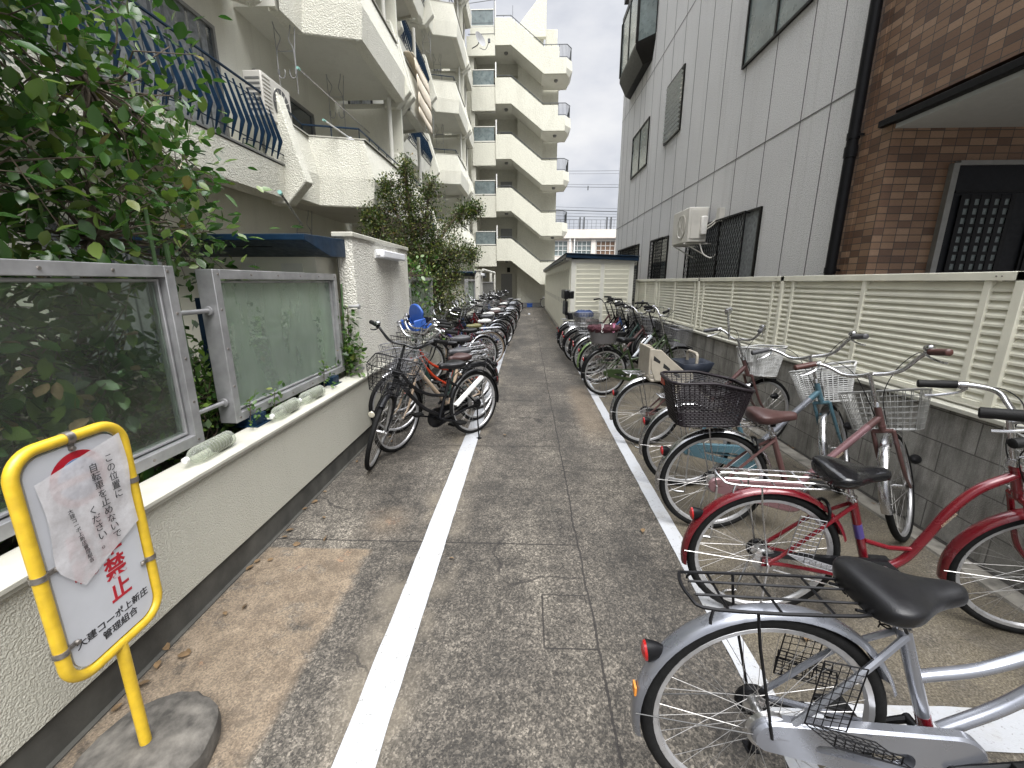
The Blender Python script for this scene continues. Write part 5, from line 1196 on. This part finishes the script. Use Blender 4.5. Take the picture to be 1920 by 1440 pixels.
    if basket in ('black', 'grey', 'silverwire'):
        bmat = {'black': 'blackmetal', 'grey': 'greybasket', 'silverwire': 'greywire'}[basket]
        o_ = wirebasket(M[bmat], rt, BM @ Ry(D2R(3)), nx=7 if far else 10, nz=4 if far else 7, r=.0026 if far else .0021)
    elif basket == 'wicker': woven(M['wicker'], rt, BM @ Ry(D2R(3)), (.38, .27), (.28, .19), .26, 21, .016, crest=.03)
    elif basket == 'gridwicker': woven(M['wicker'], rt, BM @ Ry(D2R(3)), (.39, .27), (.28, .19), .25, 17, .020, crest=.05, r=.003)
    elif basket == 'bigblack': wirebasket(M['blackmetal'], rt, BM, (.42, .30), (.32, .24), .26, 9, 6)
    if basket:
        mb = MB(); 
        for sd in (-1, 1): mb.tube([(bx.x, sd*.06, bx.z), (WB+.0, sd*.066, R+.02)], .0032, 5)
        mb.box(axp(.52).x+.015, bx.x-.09, -.03, .03, bx.z+.10, bx.z+.13); mb.build('basket_stay', M['spoke'] if basket != 'black' else M['blackmetal'], rt, SMx)
    if light:
        lp = V(WB-.02, -.085, R+.20) if not basket else V(WB+.045, -.085, R+.17)
        mb = MB(); mb.lathe([(.008, -.055), (.022, -.035), (.030, .0), (.031, .01)], 14, T(*lp) @ Ry(pi/2)); o_ = mb.build('headlight', M['blackmetal'], rt, SMx); mb = MB(); mb.lathe([(.029, .010), (.024, .015), (0, .017)], 14, T(*lp) @ Ry(pi/2)); mb.build('lens', M['lens'], o_)
    # drivetrain
    if case: chaincase(M[case], rt, full=True, hole=case not in ('black_closed',))
    else:
        mb = MB(); mb.tube([(0, -.045, R+.038), (BB.x, -.045, BB.z+.085)], .004, 4); mb.tube([(0, -.045, R-.038), (BB.x, -.045, BB.z-.085)], .004, 4); mb.lathe([(.088, -.002), (.088, .002)], 28, T(BB.x, -.045, BB.z) @ Rx(pi/2)); mb.build('chain', M['chromerust'], rt)
        mb = MB(); mb.prism([(-.02, R+.05), (-.02, R+.035), (.3, R+.01), (BB.x+.02, BB.z+.095), (BB.x+.10, BB.z+.04), (BB.x+.11, BB.z+.05), (BB.x+.03, BB.z+.115)], -.058, -.036, 'y'); mb.build('chain_guard', M['black'], rt)
    ck = MB(); L = .165; a = cranka
    for sd in (-1, 1):
        s_ = sd; dx, dz = L*math.cos(a)*(-sd), L*math.sin(a)*(-sd); ck.tube([BB+V(0, sd*.070, 0), BB+V(dx*.5, sd*.078, dz*.5), BB+V(dx, sd*.088, dz)], [.012, .009, .010], 8); 
    ck.tube([BB+V(0, -.078, 0), BB+V(0, .078, 0)], .014, 10); cko = ck.build('crank', M['blackmetal'] if rackm == 'black' else M['chrome'], rt)
    for sd in (-1, 1):
        dx, dz = L*math.cos(a)*(-sd), L*math.sin(a)*(-sd); c_ = BB+V(dx, sd*.135, dz); mb = MB(); mb.box(-.045, .045, -.045, .045, -.012, .012, T(*c_)); mb.box(-.038, .038, -.05, .05, -.006, .006, T(*c_)); mb.build('pedal', M['rubber'], cko, bevel=.003)
    if not far: mb = MB(); mb.lathe([(.02, .034), (.047, .036), (.050, .048), (.045, .058), (.012, .060)], 20, T(0, 0, R) @ Rx(-pi/2)); mb.box(-.02, .16, .052, .060, R-.03, R-.012); mb.build('drum_brake', M['blackmetal'], rt)
    # stand
    mb = MB()
    if stand == 'double':
        for sd in (-1, 1): mb.tube(bez([(0, sd*.075, R), (-.005, sd*.085, R-.1), (-.02, sd*.125, .02), (-.02, sd*.125, .006)], 3), .0062, 6)
        mb.tube(bez([(-.02, .125, .008), (-.10, .09, .006), (-.10, -.09, .006), (-.02, -.125, .008)], 4), .0062, 6)
    else: mb.tube([(.02, .075, R-.01), (.05, .10, R-.12), (.09, .16, .006)], .0075, 7); mb.box(.075, .115, .145, .185, 0, .008)
    mb.build('kickstand', M['blackmetal'] if rackm == 'black' else M['chromerust'], rt)
    if rackm: rack(M['blackmetal'] if rackm == 'black' else M['chrome'], rt)
    # reflector
    an = D2R(150); rp = V((R+.03)*math.cos(an), 0, R+(R+.03)*math.sin(an)); Mr = T(rp.x-.012, 0, rp.z+.016) @ Ry(-pi/2-.12) @ Matrix.Diagonal((1.25, .9, 1, 1))
    mb = MB(); mb.lathe([(.008, -.050), (.020, -.028), (.0265, 0), (.0265, .003)], 16, Mr); o_ = mb.build('reflector_housing', M['blackmetal'], rt)
    mb = MB(); mb.lathe([(.0255, .003), (.024, .010), (.014, .016), (0, .018)], 16, Mr); mb.build('reflector', M['reflector'], o_)
    if lock == 'ring':
        mb = MB(); mb.tube([(.22+.0*math.cos(t), .05*math.cos(t), R+.26+.05*math.sin(t)) for t in [i*pi/8 for i in range(17)]], .008, 6); mb.build('ring_lock', M['blackmetal'], rt)
    return rt, SMx

def side_basket(rt, mat, sd=-1):   # folded newspaper style wire side basket beside the rear wheel
    mb = MB(); y0, y1 = sd*.075, sd*.13
    def grid(p0, u, v_, nu, nv):
        p0, u, v_ = map(Vector, (p0, u, v_))
        for i in range(nu+1): mb.tube([p0+u*i/nu, p0+u*i/nu+v_], .0024 if i in (0, nu) else .0015, 4)
        for j in range(nv+1): mb.tube([p0+v_*j/nv, p0+v_*j/nv+u], .0024 if j in (0, nv) else .0015, 4)
    grid((.09, y0, .61), (.11, 0, -.02), (-.02, 0, -.20), 5, 9); grid((.07, y0, .41), (.19, 0, -.05), (.04, sd*.06, -.0), 9, 5); grid((.11, y1, .41), (.17, 0, -.05), (0, 0, .03), 7, 2)
    mb.build('side_basket', mat, rt)
def seat_child(rt, kind, at=(-.05, 0, .77)):
    mb = MB(); x, _, z = at
    if kind == 'black':
        mb.loft([[(x-.16, -.15, z), (x-.10, -.17, z), (x+.14, -.14, z), (x+.16, 0, z), (x+.14, .14, z), (x-.10, .17, z), (x-.16, .15, z)], [(x-.20, -.17, z+.16), (x-.13, -.19, z+.16), (x+.16, -.15, z+.10), (x+.18, 0, z+.09), (x+.16, .15, z+.10), (x-.13, .19, z+.16), (x-.20, .17, z+.16)]])
        mb.build('child_seat', M['black'], rt, bevel=.015)
        mb = MB(); mb.box(x-.235, x-.18, -.17, .17, z+.10, z+.40); mb.box(x-.22, x-.18, -.02, .02, z+.3, z+.55); mb.build('seat_back', M['black'], rt, bevel=.02, seg=3)
        mb = MB(); mb.box(x-.27, x-.17, -.19, .19, z+.44, z+.63); mb.box(x-.18, x-.06, .155, .20, z+.45, z+.61); mb.box(x-.18, x-.06, -.20, -.155, z+.45, z+.61); mb.build('headrest', M['black'], rt, bevel=.022, seg=3)
        for sd in (-1, 1): mb = MB(); mb.box(x+.06, x+.12, sd*.15-.03, sd*.15+.03, z-.38, z+.02); mb.build('leg_guard', M['black'], rt, bevel=.01)
    else:
        P = [(-.22, .30), (-.20, .10), (-.16, 0), (.14, -.02), (.20, .02), (.19, .07), (.10, .10), (-.02, .20), (-.12, .29)]
        for sd in (-1, 1): mb.prism([(x+a, z+b_) for a, b_ in P], sd*.165-.008, sd*.165+.008, 'y')
        mb.box(x-.225, x-.205, -.165, .165, z+.05, z+.31); mb.box(x-.2, x+.18, -.165, .165, z-.012, z+.012); mb.build('child_seat', M['beige'], rt, bevel=.006)
        mb = MB()
        for sd in (-1, 1):
            for (a, b_) in ((-.155, .205), (-.06, .135), (.04, .07)): mb.prism([(x+a-.035, z+b_-.012), (x+a+.03, z+b_-.045), (x+a+.034, z+b_-.02), (x+a-.032, z+b_+.035)], sd*.165-.0095, sd*.165+.0095, 'y')
        mb.build('seat_slots', M['dark'], rt, bevel=.004)
        for sd in (-1, 1): mb = MB(); mb.box(x+.03, x+.11, sd*.16-.035, sd*.16+.035, z-.34, z); mb.build('leg_guard', M['beige'], rt, bevel=.012)
        mb = MB(); mb.loft([[(x+.13, -.15, z+.02), (x+.33, -.12, z+.0), (x+.33, .12, z+.0), (x+.13, .15, z+.02)], [(x+.10, -.17, z+.15), (x+.40, -.13, z+.16), (x+.40, .13, z+.16), (x+.10, .17, z+.15)]], cap=False); mb.box(x+.13, x+.34, -.13, .13, z-.0, z+.02)
        o_ = mb.build('front_guard', M['darknavy'], rt, bevel=.0); sm_ = o_.modifiers.new('s', 'SOLIDIFY'); sm_.thickness = .012
        mb = MB(); mb.tube(bez([(x+.24, -.11, z+.15), (x+.24, -.10, z+.235), (x+.24, 0, z+.245), (x+.24, .10, z+.235), (x+.24, .11, z+.15)], 5), .014, 8); mb.build('grab_handle', M['beige'], rt)
def text_on(rt, body, size, mat, p, euler):
    text(body, size, mat, p[0], p[1], p[2], rt, 0, 'decal', euler=euler, ext=.0003)
fr_e = Rx(pi/2)   # faces -y (right side of the bicycle)

# ---- right hand row ---------------------------------------------------------
b, sm = bike('bicycle', .70, .995, -1.5, 'silver bicycle with black rack and black saddle in the bottom right corner', 'double', 'silver', fend='silver', steer=-5, basket=None, sad='saddle', case='silver', rackm='black', cranka=.35, stand='side', bar='chrome', lean=-1, sh=-.03, scale=1.03)
side_basket(b, M['blackmetal'], -1); side_basket(b, M['blackmetal'], 1)
mb = MB(); mb.box(-.3625, -.3565, -.014, .014, .395, .422); o = mb.build('sticker', plain('orange_sticker', (.60, .22, .03), .4), b)
mb = MB(); mb.tube([BB.lerp(STT, .12), BB.lerp(STT, .26)], .0184, 12); mb.build('red_band', M['red'], b)
b, sm = bike('bicycle', 1.125, 1.81, -5, 'bright red bicycle with black covered saddle and wire rear rack', 'loop', 'red', fend='red', steer=-11, lean=4, basket='silverwire', sad='vinylcover', case=None, rackm='chrome', cranka=2.9, grip='grip', barstyle='low', tan=False, sh=.0, lock='ring')
side_basket(b, M['greybasket'], -1)
text_on(b, 'CIRCONUS', .016, M['creampaint'], (.715, -.0205, .60), fr_e @ Rz(D2R(60)))
mb = MB(); mb.tube([BB.lerp(STT, .5), BB.lerp(STT, .68)], .0184, 12); mb.build('band', M['purple'], b)
b, sm = bike('bicycle', 1.215, 2.54, -3, 'dusty pink bicycle with brown saddle and a huge dark woven rear basket', 'single', 'mauve', 'pink', fend='chrome', steer=46, basket='silverwire', sad='saddlebrown', case='pink', grip='browngrip', lock='ring', cranka=.9)
woven(M['darkwicker'], b, T(-.11, -.0, .76) @ Ry(D2R(-2)), (.34, .47), (.27, .36), .27, 24, .016, name='rear_basket', rim=.010, crest=-.055)
mb = MB(); mb.box(-.352, -.344, .04, .12, .965, 1.0); mb.build('orange_tag', plain('orange_red', (.45, .07, .03), .4), b)
text_on(b, 'Collection', .030, M['creampaint'], (.70, -.0222, .53), fr_e @ Rz(D2R(50)))
b, sm = bike('bicycle', 1.26, 3.14, -2, 'light blue and silver bicycle with white grid basket behind the pink one', 'single', 'lightblue', 'silver', fend='chrome', steer=48, basket='gridwicker', sad='saddle', case='lightblue', grip='saddlegrey', cranka=1.5)
b, sm = bike('bicycle', 1.19, 4.02, 2, 'mauve bicycle with beige child seat behind and white wicker basket in front', 'single', 'mauve', fend='chrome', steer=16, basket='wicker', sad='saddle', case=None, grip='saddlegrey', cranka=2.2, barstyle='up')
seat_child(b, 'beige', (.16, 0, .70))
mb = MB(); p0 = axp(.80); mb.tube([p0+V(0, .10, -.02), p0+V(-.03, .10, .22)], .010, 8); mb.box(-.02, .02, -.02, .02, -.02, .03, T(*(p0+V(-.03, .10, .24)))); mb.tube([p0+V(-.055, .10, .25), p0+V(.0, .10, .27)], .022, 8); mb.build('umbrella_holder', M['chrome'], b, sm)
b, sm = bike('bicycle', 1.12, 5.92, 14, 'dark green bicycle carrying a smoke grey bin with maroon cloth on its rack', 'double', 'green', fend='black', steer=-8, basket='grey', sad='saddle', case='green', rackm='chrome', cranka=.2, grip='grip', bh=.07)
mb = MB(); mb.loft([[(.17*math.cos(a), .135*math.sin(a), .765) for a in [i*pi/10 for i in range(20)]], [(.215*math.cos(a), .165*math.sin(a), .965) for a in [i*pi/10 for i in range(20)]]]); mb.build('rear_bin', M['greyplastic'], b, T(-.05, 0, 0))
mb = MB(); rings = []
for rr_, z in ((.205, .925), (.235, .965), (.225, 1.0), (.17, 1.005), (.08, .985), (.0, .98)):
    rings.append([((rr_+.014*math.sin(i*2.7+z*60))*1.0*math.cos(2*pi*i/36), (rr_*.8+.012*math.sin(i*3.3+z*40))*math.sin(2*pi*i/36), z+.010*math.sin(i*2.1+z*90)) for i in range(36)])
mb.loft(rings); mb.build('bin_cover', M['maroonfab'], b, T(-.05, 0, 0))
for (dx, dy, mt) in ((-.09, -.16, 'whiteplastic'), (.07, -.165, 'pinkclip')):
    mb = MB()
    for s_ in (-1, 1): mb.tube([(s_*.006, 0, -.05), (s_*.008, 0, .0), (s_*.014, 0, .045)], .006, 6)
    mb.tube([(.014*math.cos(t), 0, -.06+.018*math.sin(t)) for t in [i*pi/5 for i in range(10)]], .005, 5, closed=True); mb.build('clothes_peg', M[mt], b, T(-.05+dx, dy, 1.005))
b, sm = bike('bicycle', 1.16, 6.70, 10, 'white framed bicycle with black high handlebar behind the green one', 'single', 'green', 'white', fend='lime', steer=-14, basket='black', sad='saddle', case=None, bar='black', cranka=1.1, bh=.08)
more = [
 (1.12, 7.25, 12, 'mauve', 'chrome', 'grey', 'saddle', None, 'chrome', 'mauve brown bicycle third behind the green bicycle', None),
 (1.16, 7.60, 14, 'bottle_green', 'black', 'black', 'saddle', 'black', 'black', 'bottle green bicycle in the right row just before the grey rear basket one', None),
 (1.10, 9.08, 11, 'maroon', 'chrome', 'silverwire', 'saddlegrey', None, 'chrome', 'maroon bicycle in the right row just before the black child seat one', None),
 (1.06, 8.35, 8, 'black', 'black', 'black', 'saddle', 'black', 'black', 'black bicycle in the right row just beyond the grey rear basket one', None),
 (1.06, 8.80, 12, 'bluepaint', 'chrome', 'black', 'saddlebrown', None, 'chrome', 'blue bicycle with a silver fender among the far right row', None),
 (1.14, 7.95, 9, 'black', 'black', 'grey', 'saddle', 'black', 'chrome', 'bicycle with a grey wire rear basket holding blue cloth', 'rearbasket'),
 (1.04, 9.95, 10, 'mauve', 'chrome', 'black', 'saddle', None, 'black', 'bicycle squeezed against the shed end behind the black child seat', None),
 (1.03, 9.35, 6, 'black', 'black', 'black', 'saddle', 'black', 'black', 'black bicycle with tall black child seat nearest the shed', 'child')]
for (x, y, h, c, fe, bk, sd, cs, barc, lab, ex) in more:
    b, sm = bike('bicycle', x, y, h, lab, random.choice(['double', 'single', 'u']), c, fend=fe, steer=random.uniform(-25, 20), basket=bk, sad=sd, case=cs, bar=barc, rackm='chrome', far=True, cranka=random.uniform(0, 3), lean=random.uniform(-3, 2), bh=random.uniform(0, .09))
    if ex == 'child': seat_child(b, 'black', (.0, 0, .80))
    if ex == 'rearbasket':
        wirebasket(M['spoke'], b, T(-.04, 0, .79), (.48, .40), (.38, .32), .25, 11, 9, name='rear_basket', r=.0026)
        mb = MB(); rings = [[(-.06+(rr_+.02*math.sin(i*2.3))*1.1*math.cos(2*pi*i/20), (rr_+.02*math.cos(i*1.7))*.8*math.sin(2*pi*i/20), z+.012*math.sin(i*2.9)) for i in range(20)] for rr_, z in ((.15, .96), (.16, 1.03), (.10, 1.08), (.0, 1.07))]; mb.loft(rings); mb.build('blue_cloth', plain('navy_cloth', (.03, .05, .12), .9), b)

# ---- left hand row ----------------------------------------------------------
b, sm = bike('bicycle', -.56, 4.30, 230, 'black bicycle nearest on the left with wire basket and turned front wheel', 'double', 'black', fend='black', steer=47, basket='black', sad='saddle', case='black', bar='black', rackm='black', cranka=.3, stand='side', sh=.0)
mb = MB(); mb.box(-.33, .10, .12, .17, .55, .57, T(0, 0, 0) @ Ry(D2R(32))); mb.build('white_umbrella', M['whiteplastic'], b)
b, sm = bike('bicycle', -.58, 4.74, 236, 'cream framed bicycle with maroon saddle right behind the black one', 'single', 'creampaint', fend='black', steer=12, basket='grey', sad='saddlebrown', case=None, rackm='chrome', cranka=2.0)
b, sm = bike('bicycle', -.62, 5.15, 229, 'bottle green step through bicycle with silver handlebar in the left row', 'u', 'bottle_green', fend='chrome', steer=4, basket='grey', sad='saddlegrey', case=None, cranka=1.2, far=False)
b, sm = bike('bicycle', -.70, 5.55, 229, 'orange red bicycle with grey saddle raised on a tall post', 'double', 'orange', fend='chrome', steer=10, basket=None, sad='saddlegrey', case=None, cranka=.9, far=False, sh=.10)
b, sm = bike('bicycle', -.80, 5.85, 230, 'dark bicycle with a bright blue child seat by the partition wall', 'u', 'black', fend='black', steer=6, basket='bigblack', sad='saddle', case='black', far=True, bar='chrome')
mb = MB(); P = [(.19*math.cos(t)*(1 if math.sin(t) > 0 else .8), .24+.20*math.sin(t)) for t in [i*pi/10 for i in range(20)]]
mb.prism(P, -.02, .02, 'y', Rz(pi/2)); mb.prism([(-.17, .02), (.17, .02), (.14, .10), (-.14, .10)], -.14, .16, 'y', Rz(pi/2)); mb.box(-.02, .20, -.19, -.16, .05, .22); mb.box(-.02, .20, .16, .19, .05, .22); mb.build('child_seat', M['blueplastic'], b, T(.84, 0, 1.0) @ Ry(D2R(10)) @ Matrix.Diagonal((.78, .78, .78, 1)), bevel=.02)
mb = MB(); mb.box(-.05, .0, -.08, .08, .10, .2); mb.build('seat_pad', M['black'], b, T(.76, 0, .97), bevel=.01)
b, sm = bike('bicycle', -.78, 7.30, 226, 'dark bicycle with a wide grey wire basket between the blue seat and the olive saddle', 'double', 'black', fend='chrome', steer=-4, basket='grey', sad='saddle', case=None, far=True)
b, sm = bike('bicycle', -.74, 8.0, 210, 'purple framed bicycle with olive saddle and tan tyres', 'single', 'maroon', 'purple', fend='black', steer=8, basket=None, sad='saddleolive', case='black', far=True, tan=True)
cols = ['maroon', 'black', 'black', 'silver', 'black', 'bluepaint', 'bottle_green', 'mauve', 'black', 'red', 'chrome']
sads = ['saddle', 'saddlegrey', 'saddlewhite', 'saddle', 'saddlebrown', 'saddle']
names = {'maroon': 'maroon', 'black': 'black', 'silver': 'silver', 'bluepaint': 'blue', 'bottle_green': 'bottle green', 'mauve': 'mauve', 'red': 'red', 'chrome': 'chromed'}
sn = {'saddle': 'black', 'saddlegrey': 'grey', 'saddlewhite': 'white', 'saddlebrown': 'brown'}
ordw = ['first', 'second', 'third', 'fourth', 'fifth', 'sixth', 'seventh', 'eighth', 'ninth', 'tenth', 'eleventh', 'twelfth', 'thirteenth', 'fourteenth', 'fifteenth', 'sixteenth', 'seventeenth', 'eighteenth', 'nineteenth', 'twentieth', 'twenty first', 'twenty second', 'twenty third', 'twenty fourth', 'twenty fifth']
y = 8.75; i = 0
while y < 20.8:
    c = cols[(i*5) % len(cols)]; sdn = sads[(i*5+2) % len(sads)]
    if i == 3: sdn = 'saddlewhite'
    lab = '%s bicycle with %s saddle, %s beyond the olive saddle in left row' % (names[c], sn[sdn], ordw[i])
    bike('bicycle', -.66+random.uniform(-.07, .08), y, random.uniform(216, 234), lab, random.choice(['double', 'single', 'u']), c, fend=random.choice(['chrome', 'black', 'black', 'black', 'silver']), steer=random.uniform(-18, 25), basket=random.choice(['grey', 'black', None, 'silverwire']), sad=sdn, bh=random.uniform(-.02, .10), sh=random.uniform(-.03, .08), case=random.choice([None, 'black', 'black']), bar=random.choice(['chrome', 'black', 'chrome']), rackm=random.choice(['black', 'chrome', None, None]), far=True, cranka=random.uniform(0, 3), lean=random.uniform(-3, 3), tan=False)
    y += random.uniform(.40, .62) if i < 10 else random.uniform(.5, .7); i += 1
bike('bicycle', -.55, 21.3, 200, 'last bicycle of the left row with a beige basket sticking out into the alley', 'u', 'black', fend='black', steer=0, basket='grey', sad='saddle', far=True)
b, sm = bike('bicycle', 1.12, 26.0, 0, 'lone bicycle half hidden behind the far end of the shed', 'u', 'black', fend='chrome', steer=0, basket=None, sad='saddle', far=True, group=None)

# ================================================================== CAMERA, LIGHT, WORLD
cam = bpy.data.cameras.new('camera'); co = bpy.data.objects.new('camera', cam); COL.objects.link(co); scene.camera = co
F_ = 785.0; cam.sensor_fit = 'HORIZONTAL'; cam.sensor_width = 36; cam.lens = 36*F_/1920; cam.clip_start = .02; cam.clip_end = 500
pitch = math.atan((720-528)/F_); yaw = -math.atan(29/F_*math.cos(pitch))
co.location = (0, 0, 1.6); co.rotation_euler = (pi/2-pitch, 0, -yaw)
su = bpy.data.lights.new('sun', 'SUN'); su.energy = 1.5; su.angle = D2R(48); su.color = (1, .985, .955)
so = bpy.data.objects.new('sun', su); COL.objects.link(so); EL, AZ = D2R(60), D2R(160)   # azimuth measured from +y towards +x
so.rotation_euler = (pi/2-EL, 0, pi-AZ+0) ; so.rotation_euler = Vector((math.sin(AZ)*math.cos(EL), math.cos(AZ)*math.cos(EL), math.sin(EL))).to_track_quat('Z', 'Y').to_euler()
W = bpy.data.worlds.new('World'); scene.world = W; W.use_nodes = True; nt = W.node_tree; bg = nt.nodes['Background']
sky = node(nt, 'ShaderNodeTexSky', sky_type='NISHITA'); sky.sun_disc = False; sky.sun_elevation = EL; sky.sun_rotation = AZ; sky.air_density = 1.2; sky.dust_density = 2.0
tc = node(nt, 'ShaderNodeTexCoord'); mp = node(nt, 'ShaderNodeMapping'); mp.inputs['Scale'].default_value = (1, 1, 2.2); nt.links.new(tc.outputs['Generated'], mp.inputs['Vector'])
n1 = noise(nt, mp.outputs['Vector'], 2.6, 7, .55)
cloud = ramp(nt, n1, [(.34, (7.0, 7.35, 8.3)), (.50, (9.0, 9.25, 9.9)), (.66, (11.2, 11.25, 11.4))])
sp_ = node(nt, 'ShaderNodeSeparateXYZ'); nt.links.new(tc.outputs['Generated'], sp_.inputs[0])
elev = ramp(nt, sp_.outputs['Z'], [(.0, .27), (.54, .285), (.72, 1.15), (1, 1.8)])
nt.links.new(mixc(nt, 1, mixc(nt, ramp(nt, n1, [(.2, .80), (.5, .96)]), sky.outputs['Color'], cloud), elev, 'MULTIPLY'), bg.inputs['Color']); bg.inputs['Strength'].default_value = .075
vs_ = scene.view_settings; vs_.view_transform = 'Standard'; vs_.look = 'None'; vs_.gamma = 1; vs_.exposure = 2.05; vs_.use_curve_mapping = False
scene.cycles.max_bounces = 5; scene.cycles.diffuse_bounces = 3; scene.cycles.glossy_bounces = 2; scene.cycles.transparent_max_bounces = 8; scene.cycles.transmission_bounces = 4; scene.cycles.use_denoising = True
scene.cycles.sample_clamp_indirect = 6
